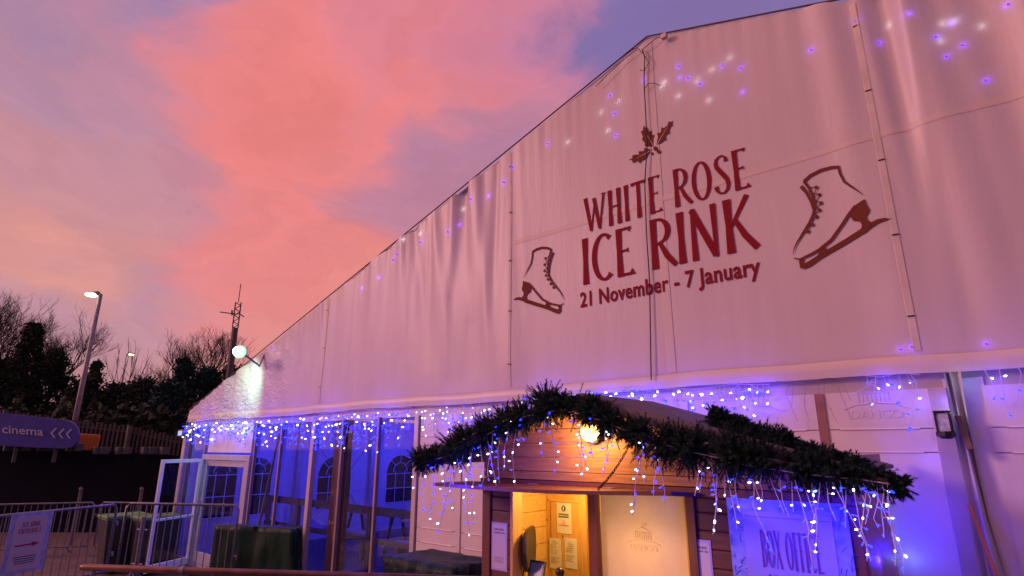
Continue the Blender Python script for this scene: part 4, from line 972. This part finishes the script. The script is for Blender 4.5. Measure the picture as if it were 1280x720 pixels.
si = thing('entrance_sign', 'white ICE RINK ENTRANCE sign with red arrow tied to the barrier', 'sign', sg(W_/2, 0, 0))
def sheet(name, a0, a1, b0_, b1, o, m, rad=.0):
    pts = []
    if rad:
        for cx_, cy_, s0 in ((a1-rad, b0_+rad, 270), (a1-rad, b1-rad, 0), (a0+rad, b1-rad, 90), (a0+rad, b0_+rad, 180)):
            for q in range(0, 91, 15): pts.append((cx_+rad*math.cos(R(s0+q)), cy_+rad*math.sin(R(s0+q))))
    else: pts = [(a0, b0_), (a1, b0_), (a1, b1), (a0, b1)]
    mb = MB(); mb.prism([sg(p[0], p[1], o) for p in pts], tuple((Vector((nB.x, nB.y, 0)))*-.004)); return mb.build(name, m, si)
sheet('board', 0, W_, 0, H_, 0, mat('sign_border', (.30, .33, .55), .5, noise=.25, nscale=14))
sheet('panel', W_*.11, W_*.89, H_*.05, H_*.94, .006, mat('sign_panel', (.42, .38, .40), .55, noise=.04), .035)
mb = MB(); word(mb, 'ICE RINK', W_*.42, H_*.082, lambda a, b, l: sg(W_*.29+a, H_*.765+b, .009+l), wk=.95); word(mb, 'ENTRANCE', W_*.54, H_*.082, lambda a, b, l: sg(W_*.23+a, H_*.655+b, .009+l), wk=.95)
SRED = mat('sign_red', (.28, .02, .04), .5); mb.build('lettering', SRED, si)
mb = MB(); z_ = H_*.47
mb.poly([sg(W_*.2, z_-H_*.02, .010), sg(W_*.62, z_-H_*.012, .010), sg(W_*.62, z_+H_*.012, .010), sg(W_*.2, z_+H_*.004, .010)]); mb.poly([sg(W_*.60, z_-H_*.04, .011), sg(W_*.78, z_+.0, .011), sg(W_*.60, z_+H_*.04, .011)]); mb.build('arrow', SRED, si)
mb = MB()
for k in range(4): mb.poly([sg(W_*(.22+.02*k), H_*(.27-.035*k), .010), sg(W_*(.76-.01*k), H_*(.27-.035*k), .010), sg(W_*(.76-.01*k), H_*(.282-.035*k), .010), sg(W_*(.22+.02*k), H_*(.282-.035*k), .010)])
mb.build('small_print', INK, si)

# near handrail
ha = at(103, 709, Z=1.25); hb_ = at(420, 719, Z=1.25); hd = (hb_-ha).normalized()
hr = thing('handrail', 'brown painted steel handrail running along the bottom edge', 'handrail', (ha.x, ha.y, .395))
end = hb_+hd*1.6
MB().tube([ha+Vector((0, 0, -.02))-hd*.0, ha, ha+hd*.02, end], [.018, .027, .03, .03], 12).build('rail', COPPER, hr, smooth=True)
MB().tube([ha+Vector((0, 0, -.12)), end+Vector((0, 0, -.12))], .014, 8).build('lower_rail', STEEL, hr)
q = ha+hd*((at(232, 712, Z=1.25)-ha).length)
MB().tube([q-hd*.02, q+hd*.02], .04, 14).build('joint_collar', STEEL, hr); MB().tube([q, q+Vector((0, 0, -.855))], .022, 10).build('post', STEEL, hr)
for f in (.03, .8): p = ha.lerp(end, f); MB().tube([p, Vector((p.x, p.y, .395))], .022, 10).build('post', STEEL, hr)
for i in range(46):
    p = ha.lerp(end, (i+.5)/46); MB().tube([p+Vector((0, 0, -.12)), Vector((p.x, p.y, .45))], .006, 4).build('baluster', STEEL, hr)

# ------------------------------------------------------------------ hoarding, fence, cinema sign
HP = [at(-260, 556, d=17.5), at(0, 558, d=17.5), at(120, 562.5, d=17.5), at(215, 569, d=17.5), at(262, 572, d=17.8)]
ho = thing('hoarding', 'long matt black hoarding behind the barriers', 'hoarding', (HP[2].x, HP[2].y, 0))
HB = mat('black_hoarding', (.007, .008, .014), .9, noise=.3, nscale=.8, bump=.15, bscale=3, spec=.1)
n_panels = 0
for i in range(len(HP)-1):
    a, b = HP[i], HP[i+1]; k = max(1, round((b-a).length/1.22))
    for j in range(k):
        p = a.lerp(b, j/k); q = a.lerp(b, (j+1)/k); u = (q-p); u.z = 0; u.normalize()
        mb = MB(); w = Vector((-u.y, u.x, 0))*.02
        p2 = p+u*.002; q2 = q-u*.002
        mb.add([Vector((p2.x, p2.y, 0))-w, Vector((q2.x, q2.y, 0))-w, q2-w, p2-w, Vector((p2.x, p2.y, 0))+w, Vector((q2.x, q2.y, 0))+w, q2+w, p2+w], [(0,1,2,3),(7,6,5,4),(3,2,6,7),(0,3,7,4),(1,5,6,2)])
        mb.build('board', HB, ho)
CONC = mat('grey_blocks', (.055, .055, .07), .8, noise=.2)
for px in (10, 22, 32, 52, 62, 88, 98, 122, 130, 150, 158, 182, 190, 205):
    c = at(px, 561 if px < 120 else 565, d=17.3); MB().box(c.x-.12, c.x+.12, c.y-.1, c.y+.1, c.z-.06, c.z+.14).build('cap_block', CONC, ho, bevel=.01)
fe = thing('slatted_fence', 'tall dark vertical slat fence behind the hoarding', 'fence', at(120, 560, d=20.3))
FB = wood_mat('fence_slats', (.035, .03, .03), (.075, .06, .055), axis='z')
FP = [(-60, 503), (0, 512), (100, 526), (160, 532), (215, 544), (262, 550)]
SL = MB(); cnt = 0; posts = []
for i in range(len(FP)-1):
    a = at(*FP[i], d=20); b = at(*FP[i+1], d=20); n = int((b-a).length/.14)
    for j in range(n):
        p = a.lerp(b, j/n); u = (b-a); u.z = 0; u.normalize(); cnt += 1
        h = p.z+.03*((cnt*7) % 3-1); SL.beam((p.x, p.y, .0), (p.x, p.y, h), .075, .02, up=(u.y, -u.x, 0)); 
        if cnt % 15 == 0: posts.append(p)
slo = SL.build('slats', FB, fe); slo['kind'] = 'stuff'
for p in posts: MB().beam((p.x, p.y-.06, 0), (p.x, p.y-.06, p.z+.02), .16, .12).build('post', FB, fe)
mb = MB(); mb.tube([at(x, y+8, d=20.05) for x, y in FP], .03, 5); mb.tube([at(x, min(y+42, 575), d=20.05) for x, y in FP], .03, 5); mb.build('cross_rail', FB, fe)
MB().add([at(x, y+4, d=20.12) for x, y in FP]+[Vector((at(x, y, d=20.12).x, at(x, y, d=20.12).y, 0)) for x, y in FP], [(i, i+1, i+7, i+6) for i in range(5)]).build('backing_mesh', mat('shade_netting', (.012, .012, .012), .9), fe)
# orange mesh
og = thing('safety_netting', 'orange plastic netting panel beside the purple sign', 'netting', at(105, 562, d=18.2))
mb = MB(); a = at(91, 542, d=18.2); b = at(125, 544, d=18.2); c = at(120, 566, d=18.2); d_ = at(88, 562, d=18.2)
for i in range(17):
    f = i/16; mb.tube([a.lerp(b, f), d_.lerp(c, f)+Vector((0, 0, -.02*math.sin(f*9)))], .014, 4)
for i in range(9):
    f = i/8; mb.tube([a.lerp(d_, f), b.lerp(c, f)], .012, 4)
mb.build('mesh', mat('orange_mesh', (.55, .17, .04), .6), og)
MB().add([a+Vector((-.02, .03, 0)), b+Vector((-.02, .03, 0)), c+Vector((-.02, .03, 0)), d_+Vector((-.02, .03, 0))], [(0, 1, 2, 3)]).build('sheet', mat('orange_sheet', (.42, .16, .035), .7, noise=.12), og)
# sign
SD = 17.0
def sp(px, py, o=0.): return at(px, py, d=SD-o)
cs = thing('direction_sign', 'purple direction sign reading cinema with three left pointing chevrons', 'sign', sp(40, 560))
tl_, tr_, br_, bl_ = (-70, 508), (84, 525), (80, 561), (-70, 556)
pts = [tl_, (0, 516), (60, 522.5), (84, 525.5), (92, 529), (97, 536), (98.5, 544), (96, 553), (90, 559), (80, 560.5), (40, 559), (0, 557), bl_]
mb = MB(); fr_ = [sp(*p) for p in pts]; mb.prism(fr_[::-1], Vector((-FWD[0], -FWD[1], 0))*.0+Vector((FWD[0], FWD[1], 0))*.08); mb.build('board', mat('purple_sign', (.040, .045, .30), .45, noise=.18, nscale=3), cs)
WHS = mat('sign_white', (.42, .40, .52), .5)
mb = MB()
vs, fs = text_mb('cinema', 1., bold=.012, shear=.0)
x0 = min(v[0] for v in vs); x1 = max(v[0] for v in vs)
mb.add([sp(2.5+(v[0]-x0)/(x1-x0)*51.5, 541.0+(v[0]-x0)/(x1-x0)*3.5-v[1]*14.5, .05) for v in vs], fs); mb.build('lettering', WHS, cs)
mb = MB()
for k, x in enumerate((64, 73.7, 83)):
    yy = 541.2+k*.6
    for dy in (-1, 1):
        p = Vector((x, yy)); q = Vector((x+6.3 if dy < 0 else x+4.2, yy+dy*6.0)); w = Vector((1.9, .3))
        mb.poly([sp(*(p-w*.5), .05+.004*(dy > 0)), sp(*(p+w*.7), .05+.004*(dy > 0)), sp(*(q+w*.6), .05+.004*(dy > 0)), sp(*(q-w*.6), .05+.004*(dy > 0))])
mb.build('chevrons', WHS, cs)
for px in (20, 70): c = sp(px, 562, -.1); MB().box(c.x-.05, c.x+.05, c.y-.04, c.y+.04, c.z-.35, c.z+.6).build('bracket', CONC, cs)

# small corner floodlight and pale lamp
c = at(229, 541.5, Y=-.1); cl_ = thing('corner_spotlight', 'small pale rectangular spotlight on the marquee left corner', 'spotlight', (c.x, c.y, c.z-.08))
MB().box(c.x-.15, c.x+.10, c.y-.05, c.y+.05, c.z-.07, c.z+.07).build('housing', mat('grey_casing', (.12, .12, .14), .5), cl_, bevel=.01); MB().box(c.x-.12, c.x+.07, c.y-.058, c.y-.051, c.z-.045, c.z+.045).build('lens', emis('cool_lens', (.55, .6, 1.), 1.0), cl_)

# ------------------------------------------------------------------ floodlight on the roof edge
fc = at(300, 440, Y=-.50); fl_ = thing('floodlight', 'blazing greenish white floodlight on the low end of the gable roof', 'floodlight', (fc.x, fc.y, fc.z-.15))
ax = (Vector((FWD[0], FWD[1], 0))*-1).normalized()
mb = MB(); mb.tube([fc-ax*.10, fc-ax*.02, fc], [.07, .10, .12], 20); mb.build('housing', BLACK, fl_)
mb = MB(); mb.tube([fc+ax*.005, fc+ax*.05, fc+ax*.08], [.115, .10, .04], 20); mb.build('lens', emis('flood_lens_glare', (.40, .85, .66), 1.5), fl_, smooth=True)  # dimmer green outer glow imitates the glare round the bright core
MB().tube([fc+ax*.06, fc+ax*.11, fc+ax*.13], [.09, .08, .03], 16).build('emitter', emis('flood_core', (.8, 1., .9), 8.), fl_, smooth=True)
MB().tube([fc-ax*.08, Vector((fc.x-.05, -.1, fc.z-.2)), Vector((fc.x-.1, .02, top(fc.x)-.02))], .02, 8).build('bracket', STEEL, fl_)
fs = light('flood_glow', 'SPOT', fc+Vector((-.05, -.08, -.14)), (.45, 1., .66), 80, shadow_soft_size=.06, spot_size=R(110), spot_blend=1.)
fs.rotation_euler = (Vector((.75, -.62, .62))).to_track_quat('Z', 'Y').to_euler()

# ------------------------------------------------------------------ street lamps and mast
def px_len(d): return d/742
def street_lamp(label, foot_px, top_px, head_px, d, r, est):
    a = at(*foot_px, d=d); b = at(*top_px, d=d); t = thing('street_lamp', label, 'street lamp', (b.x, b.y, 0), group='street lamps beyond the fence')
    lean = Vector((a.x-b.x, a.y-b.y, 0))*.35
    MB().tube([Vector((b.x, b.y, 0))+lean, b+Vector((0, 0, 0))], [r, r*.6], 10).build('pole', LSTEEL, t, smooth=True)
    h = at(*head_px, d=d); dv = (h-b); dv.z = 0; L = dv.length; dv.normalize()
    MB().tube([b+Vector((0, 0, -.02)), b+dv*L*.4+Vector((0, 0, .02))], r*.5, 8).build('arm', LSTEEL, t)
    mb = MB(); side = Vector((-dv.y, dv.x, 0)); c0 = b+dv*L*.15; c1 = b+dv*L*1.05; z = Vector((0, 0, 1))
    mb.add([c0+side*.10, c0-side*.10, c1-side*.16, c1+side*.16, c0+side*.08+z*.14, c0-side*.08+z*.14, c1-side*.12+z*.07, c1+side*.12+z*.07], [(3,2,1,0),(4,5,6,7),(0,1,5,4),(1,2,6,5),(2,3,7,6),(3,0,4,7)])
    mb.build('lamp_head', LSTEEL, t, bevel=.02)
    MB().ball((c0+c1)/2+dv*.04+Vector((0, 0, -.02)), L*.40, 12, 7, sz=.36).build('lens', est, t, smooth=True)
street_lamp('tall street lamp with a warm lit head, nearest above the purple sign', (91, 523), (126, 368), (108, 371), 25, .13, emis('warm_lamp', (1., .82, .42), 9.))
street_lamp('smaller farther street lamp with a bright lit head', (142, 527), (159, 443), (167, 442), 42, .10, emis('warm_lamp_far', (1., .80, .45), 10.))
a = at(288, 470, d=26); b = at(298, 378, d=26); ms = thing('aerial_mast', 'thin mast with lattice top and small aerials behind the marquee roof', 'mast', (b.x, b.y, 0))
MM = mat('mast_steel', (.06, .05, .06), .6)
mid_ = at(294, 410, d=26); mb = MB(); mb.tube([Vector((a.x, a.y, 0)), mid_], [.2, .14], 8); mb.build('pole', MM, ms)
mb = MB()
for dx in (-.13, .13): mb.tube([mid_+Vector((dx*RGT[0], dx*RGT[1], 0)), b+Vector((dx*RGT[0], dx*RGT[1], 0))], .03, 5)
for i in range(8):
    p = mid_.lerp(b, i/8); q = mid_.lerp(b, (i+1)/8); s_ = .13*(1 if i % 2 else -1); mb.tube([p+Vector((s_*RGT[0], s_*RGT[1], 0)), q-Vector((s_*RGT[0], s_*RGT[1], 0))], .02, 4)
mb.tube([b, b+Vector((0, 0, .9))], .02, 4); mb.build('lattice', MM, ms)
mb = MB(); mb.tube([at(275, 390, d=26), at(297, 393, d=26)], .025, 4); mb.tube([at(297, 391, d=26), at(305, 396, d=26)], .025, 4); mb.tube([at(290, 388, d=26), at(290, 394, d=26)], .04, 5); mb.build('aerial', MM, ms)
# two thin bent posts behind the hoarding line
for px, lab in ((101, 'thin hooked post standing by the hoarding, left of the pair'), (177, 'thin hooked post standing by the hoarding, right of the pair')):
    p = at(px, 615, d=15); t = thing('hooked_post', lab, 'post', (p.x, p.y, 0), group='hooked posts by the hoarding')
    MB().tube([(p.x, p.y, 0), p, p+Vector((.02, 0, .06)), p+Vector((-.03, -.02, .09))], .04, 8).build('post', mat('post_grey', (.10, .08, .10), .6), t)

# ------------------------------------------------------------------ trees
BARK = mat('bark', (.06, .042, .04), .9, noise=.3)
def leaf_mat(name, a, b):
    return mat(name, a, .85, col2=b, nscale=.7, spec=.15)
EVG = leaf_mat('evergreen_foliage', (.016, .026, .018), (.045, .062, .036)); EVT = leaf_mat('floodlit_foliage', (.010, .030, .028), (.028, .070, .062))  # second foliage carries the floodlight's teal tint in its colour
def branches(mb, p, d, L, r, depth, rr, spread=.5, up=.12, ns=4):
    n = 3; pts = [p.copy()]; cur = p.copy(); dd = d.copy()
    for i in range(n):
        dd = (dd+Vector((rr.gauss(0, .10), rr.gauss(0, .10), rr.gauss(0, .06)+up*.4))).normalized(); cur = cur+dd*L/n; pts.append(cur.copy())
    mb.tube(pts, [r*(1-.4*i/n) for i in range(n+1)], ns if depth < 2 else 3, caps=False)
    if depth <= 0: return
    k = rr.choice((2, 3, 3, 4))
    for i in range(k):
        f = rr.uniform(.45, 1.0) if i else 1.0; j = min(n-1, int(f*n)); b = pts[j].lerp(pts[j+1], f*n-j) if f < 1 else pts[-1]
        nd = (dd+Vector((rr.gauss(0, spread), rr.gauss(0, spread), rr.gauss(0, spread*.6)+up))).normalized()
        branches(mb, b, nd, L*rr.uniform(.58, .82), r*.58, depth-1, rr, spread, up, ns)
def bare_tree(label, px, ptop, d, seed, trunk_r=.22, depth=6, spread=.42, h0=.34):
    top_ = at(px, ptop, d=d); rr = random.Random(seed); base = Vector((top_.x, top_.y, 0)); H = top_.z
    t = thing('bare_tree', label, 'bare tree', base, group='bare winter trees')
    mb = MB(); p1 = base+Vector((rr.uniform(-.3, .3), rr.uniform(-.3, .3), H*h0)); mb.tube([base, base.lerp(p1, .5)+Vector((.05, 0, 0)), p1], [trunk_r, trunk_r*.8, trunk_r*.65], 8); mb.build('trunk', BARK, t)
    mb = MB()
    for i in range(5):
        a = i*1.26+rr.random(); branches(mb, p1-Vector((0, 0, rr.random()*H*.08)), Vector((math.cos(a)*.5, math.sin(a)*.5, 1)).normalized(), H*.22, trunk_r*.5, depth-1, rr, spread)
    zmax = max(v[2] for v in mb.v); k = (H-p1.z)/(zmax-p1.z)
    mb.v = [(p1.x+(v[0]-p1.x)*k, p1.y+(v[1]-p1.y)*k, p1.z+(v[2]-p1.z)*k) for v in mb.v]
    mb.build('branches', BARK, t)
def evergreen(label, px, ptop, d, wid_px, seed, cone=False, m=EVG, base_y=560):
    tp = at(px, ptop, d=d); rr = random.Random(seed); base = Vector((tp.x, tp.y, 0)); H = tp.z; W = wid_px*d/742/2
    t = thing('evergreen_tree', label, 'evergreen tree', base, group='evergreen trees behind the fence')
    MB().tube([base, Vector((tp.x, tp.y, H*.9))], [.22, .05], 7).build('trunk', BARK, t)
    mb = MB(); V = mb.v; Fc = mb.f; ncl = 150
    z0 = H*.12; cl = []
    for k in range(ncl):
        f = rr.random()**.8; z = z0+(H-z0)*f
        if cone: rad = W*(1-f)**.75+.15
        else: rad = W*math.sqrt(max(.02, 1-(max(0, f-.35)/.65)**2))
        a = rr.random()*6.283; q = rad*(rr.random()**.45)*(.8+.35*mn.noise(Vector((a*1.2, f*4, seed))))
        cl.append((Vector((tp.x+q*math.cos(a), tp.y+q*math.sin(a), min(z, H-.15))), (.28+.4*rr.random())*(W/2.2)**.5*(1-.45*f*cone)))
    cl.append((Vector((tp.x, tp.y, H-.15)), .22))
    for c, s in cl:
        for j in range(60):
            o = Vector((rr.gauss(0, .5), rr.gauss(0, .5), rr.gauss(0, .42)))*s; p = c+o
            u = Vector((rr.gauss(0, 1), rr.gauss(0, 1), rr.gauss(0, 1))).normalized(); w = u.orthogonal().normalized(); L = .08+.07*rr.random()
            n0 = len(V); V += [tuple(p-u*L), tuple(p+w*L*.45), tuple(p+u*L), tuple(p-w*L*.45)]; Fc.append((n0, n0+1, n0+2, n0+3))
    mb.build('crown', m, t)
bare_tree('tall bare tree at the far left edge', 0, 334, 46, 5, .30, 7, .40, .28)
bare_tree('bare tree with fine twigs left of the tall street lamp', 72, 380, 44, 9, .25, 7, .45, .3)
bare_tree('bare round headed tree left of the aerial mast', 248, 404, 48, 12, .26, 7, .45, .34)
bare_tree('lower bare tree left of the blue green conifers', 205, 442, 46, 15, .18, 6, .45, .4)
bare_tree('thin bare sapling rising beside the smaller street lamp', 160, 424, 40, 18, .07, 3, .10, .5)
EV = [('dark bushy evergreen at the left edge below the bare tree', -14, 436, 33, 56, False), ('pointed dark conifer left of the tall street lamp', 44, 404, 34, 74, True),
      ('dark evergreen at the foot of the tall street lamp', 72, 440, 36, 60, False), ('low dark evergreen right of the tall street lamp', 112, 474, 34, 60, False),
      ('pointed small conifer between the two street lamps', 122, 452, 38, 34, True), ('wide low evergreen behind the smaller street lamp', 150, 482, 35, 70, False),
      ('low evergreen right of the smaller street lamp', 182, 478, 35, 60, False), ('pointed blue green conifer below the round bare tree', 232, 450, 36, 70, True),
      ('blue green evergreen touching the marquee roof edge', 262, 462, 37, 70, False), ('blue green evergreen beside the marquee corner', 212, 480, 33, 60, False),
      ('dark evergreen behind the marquee corner', 290, 462, 38, 60, False), ('low dark evergreen filling the gap at the left', 20, 450, 38, 70, False)]
for i, (lab, px, pt, d, w, cone) in enumerate(EV): evergreen(lab, px, pt, d, w, 40+i, cone, EVT if 'blue' in lab else EVG)
hedge = MB(); rr = random.Random(77)
for k in range(9000):
    px = rr.uniform(-120, 330); d = rr.uniform(27, 31); z = 4.6*rr.random()**.8*(.9+.25*mn.noise(Vector((px*.05, 0, 0)))); c = at(px, 558, d=d); p = Vector((c.x, c.y, z))
    u = Vector((rr.gauss(0, 1), rr.gauss(0, 1), rr.gauss(0, 1))).normalized(); w = u.orthogonal().normalized(); L = .22
    hedge.add([p-u*L, p+w*L*.5, p+u*L, p-w*L*.5], [(0, 1, 2, 3)])
tag(hedge.build('hedge', EVG), 'dark overgrown hedge along the back of the fence', 'hedge', kind='stuff')

# ------------------------------------------------------------------ sky, sun
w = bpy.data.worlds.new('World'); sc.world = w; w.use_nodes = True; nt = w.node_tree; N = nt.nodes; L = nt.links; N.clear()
out = N.new('ShaderNodeOutputWorld'); tc = N.new('ShaderNodeTexCoord')
nz = N.new('ShaderNodeTexNoise'); nz.inputs['Scale'].default_value = 2.6; nz.inputs['Detail'].default_value = 7; nz.inputs['Roughness'].default_value = .58; nz.inputs['Distortion'].default_value = .4
mp = N.new('ShaderNodeMapping'); mp.inputs['Scale'].default_value = (1, 1, 2.0); mp.inputs['Rotation'].default_value = (R(18), 0, R(20)); L.new(tc.outputs['Generated'], mp.inputs[0]); L.new(mp.outputs[0], nz.inputs[0])
vsb = N.new('ShaderNodeVectorMath'); vsb.operation = 'SUBTRACT'; L.new(nz.outputs['Color'], vsb.inputs[0]); vsb.inputs[1].default_value = (.5, .5, .5)
vsc = N.new('ShaderNodeVectorMath'); vsc.operation = 'SCALE'; L.new(vsb.outputs[0], vsc.inputs[0]); vsc.inputs['Scale'].default_value = .50
vad = N.new('ShaderNodeVectorMath'); L.new(tc.outputs['Generated'], vad.inputs[0]); L.new(vsc.outputs[0], vad.inputs[1])
vno = N.new('ShaderNodeVectorMath'); vno.operation = 'NORMALIZE'; L.new(vad.outputs[0], vno.inputs[0])
sep = N.new('ShaderNodeSeparateXYZ'); L.new(vno.outputs[0], sep.inputs[0]); sep0 = N.new('ShaderNodeSeparateXYZ'); L.new(tc.outputs['Generated'], sep0.inputs[0])
ramp = N.new('ShaderNodeValToRGB'); L.new(sep.outputs['Z'], ramp.inputs[0]); el = ramp.color_ramp.elements
stops = [(0., (158, 108, 122)), (.09, (192, 122, 122)), (.16, (226, 140, 122)), (.30, (222, 138, 132)), (.48, (205, 130, 145)), (.66, (172, 128, 162)), (.9, (140, 115, 170))]
el[0].position = stops[0][0]; el[0].color = (*s2l(stops[0][1]), 1); el[1].position = stops[-1][0]; el[1].color = (*s2l(stops[-1][1]), 1)
for pz_, c in stops[1:-1]: e = el.new(pz_); e.color = (*s2l(c), 1)
last = ramp.outputs[0]
def blob(px, py, r0, r1, col, k=1., raw=None):
    global last
    d = Vector(pray(px, py)[:3]).normalized() if raw is None else Vector(raw).normalized()
    dt = N.new('ShaderNodeVectorMath'); dt.operation = 'DOT_PRODUCT'; L.new(vno.outputs[0], dt.inputs[0]); dt.inputs[1].default_value = d
    mr = N.new('ShaderNodeMapRange'); mr.interpolation_type = 'SMOOTHSTEP'; L.new(dt.outputs['Value'], mr.inputs[0])
    mr.inputs[1].default_value = math.cos(R(r1)); mr.inputs[2].default_value = math.cos(R(r0)); mr.inputs[3].default_value = 0; mr.inputs[4].default_value = k
    mx = N.new('ShaderNodeMix'); mx.data_type = 'RGBA'; L.new(mr.outputs[0], mx.inputs['Factor']); L.new(last, mx.inputs['A']); mx.inputs['B'].default_value = (*s2l(col), 1); last = mx.outputs['Result']
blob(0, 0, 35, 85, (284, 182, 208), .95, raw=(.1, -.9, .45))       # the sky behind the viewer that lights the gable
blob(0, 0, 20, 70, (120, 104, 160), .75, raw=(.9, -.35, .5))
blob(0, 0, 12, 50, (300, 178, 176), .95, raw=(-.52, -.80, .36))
blob(0, 0, 24, 52, (62, 46, 70), .8, raw=(.2, -1, -.12))       # sky darkened low behind the viewer in place of buildings, dims the lower wall
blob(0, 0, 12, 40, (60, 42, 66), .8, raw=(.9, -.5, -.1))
blob(40, 60, 10, 33, (160, 126, 166), 1.)
blob(20, 230, 4, 18, (186, 134, 152), .8)
blob(700, 60, 6, 26, (150, 118, 168), .95)
blob(960, -40, 10, 30, (128, 108, 165), .95)
blob(600, 60, 2, 11, (215, 128, 152), .75)
blob(330, 40, 3, 11, (232, 128, 138), .9)
blob(420, 150, 1, 21, (234, 128, 124), .95)
blob(560, 40, 1, 15, (220, 128, 146), .6)
blob(540, 130, 2, 8, (238, 128, 122), .6)
blob(380, 290, 3, 13, (232, 128, 128), .85)
blob(90, 280, 2, 10, (236, 148, 122), .6)
blob(470, 250, 1, 6, (206, 126, 142), .4)
blob(585, 205, 3, 11, (176, 124, 156), .9)
blob(520, 270, 2, 9, (190, 126, 150), .8)
blob(130, 190, 2, 10, (182, 132, 158), .5)
# below the horizon: dim
gr = N.new('ShaderNodeMapRange'); L.new(sep0.outputs['Z'], gr.inputs[0]); gr.inputs[1].default_value = -.02; gr.inputs[2].default_value = 0.0
mx = N.new('ShaderNodeMix'); mx.data_type = 'RGBA'; L.new(gr.outputs[0], mx.inputs['Factor']); mx.inputs['A'].default_value = (.05, .035, .05, 1); L.new(last, mx.inputs['B']); last = mx.outputs['Result']
# fine cloud mottling
n2 = N.new('ShaderNodeTexNoise'); n2.inputs['Scale'].default_value = 7; n2.inputs['Detail'].default_value = 8; n2.inputs['Roughness'].default_value = .6; mp2 = N.new('ShaderNodeMapping'); mp2.inputs['Scale'].default_value = (1, 1, 2.4); L.new(vno.outputs[0], mp2.inputs[0]); L.new(mp2.outputs[0], n2.inputs[0])
mr = N.new('ShaderNodeMapRange'); L.new(n2.outputs['Fac'], mr.inputs[0]); mr.inputs[1].default_value = .3; mr.inputs[2].default_value = .7; mr.inputs[3].default_value = .92; mr.inputs[4].default_value = 1.07
vm = N.new('ShaderNodeVectorMath'); vm.operation = 'SCALE'; L.new(last, vm.inputs[0]); L.new(mr.outputs[0], vm.inputs['Scale'])
sky = N.new('ShaderNodeTexSky'); sky.sky_type = 'NISHITA'; sky.sun_disc = False; sky.sun_elevation = R(2); sky.sun_rotation = R(250)
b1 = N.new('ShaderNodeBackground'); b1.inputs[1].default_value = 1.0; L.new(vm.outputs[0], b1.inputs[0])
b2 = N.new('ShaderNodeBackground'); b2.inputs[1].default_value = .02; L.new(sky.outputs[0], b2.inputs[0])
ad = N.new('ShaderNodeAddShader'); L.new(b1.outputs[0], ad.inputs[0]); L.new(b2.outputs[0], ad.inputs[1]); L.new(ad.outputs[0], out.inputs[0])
sn = light('sun', 'SUN', (0, 0, 30), (1., .50, .48), 1.35, angle=R(12))
sn.rotation_euler = (Vector((-.80, -.72, .38))).to_track_quat('Z', 'Y').to_euler()

sc.view_settings.view_transform = 'Standard'; sc.view_settings.look = 'None'; sc.view_settings.gamma = 1; sc.view_settings.exposure = 0; sc.view_settings.use_curve_mapping = False
sc.cycles.max_bounces = 8; sc.cycles.transparent_max_bounces = 12; sc.cycles.sample_clamp_indirect = 3.0; sc.cycles.use_denoising = True
sc.cycles.use_light_tree = True
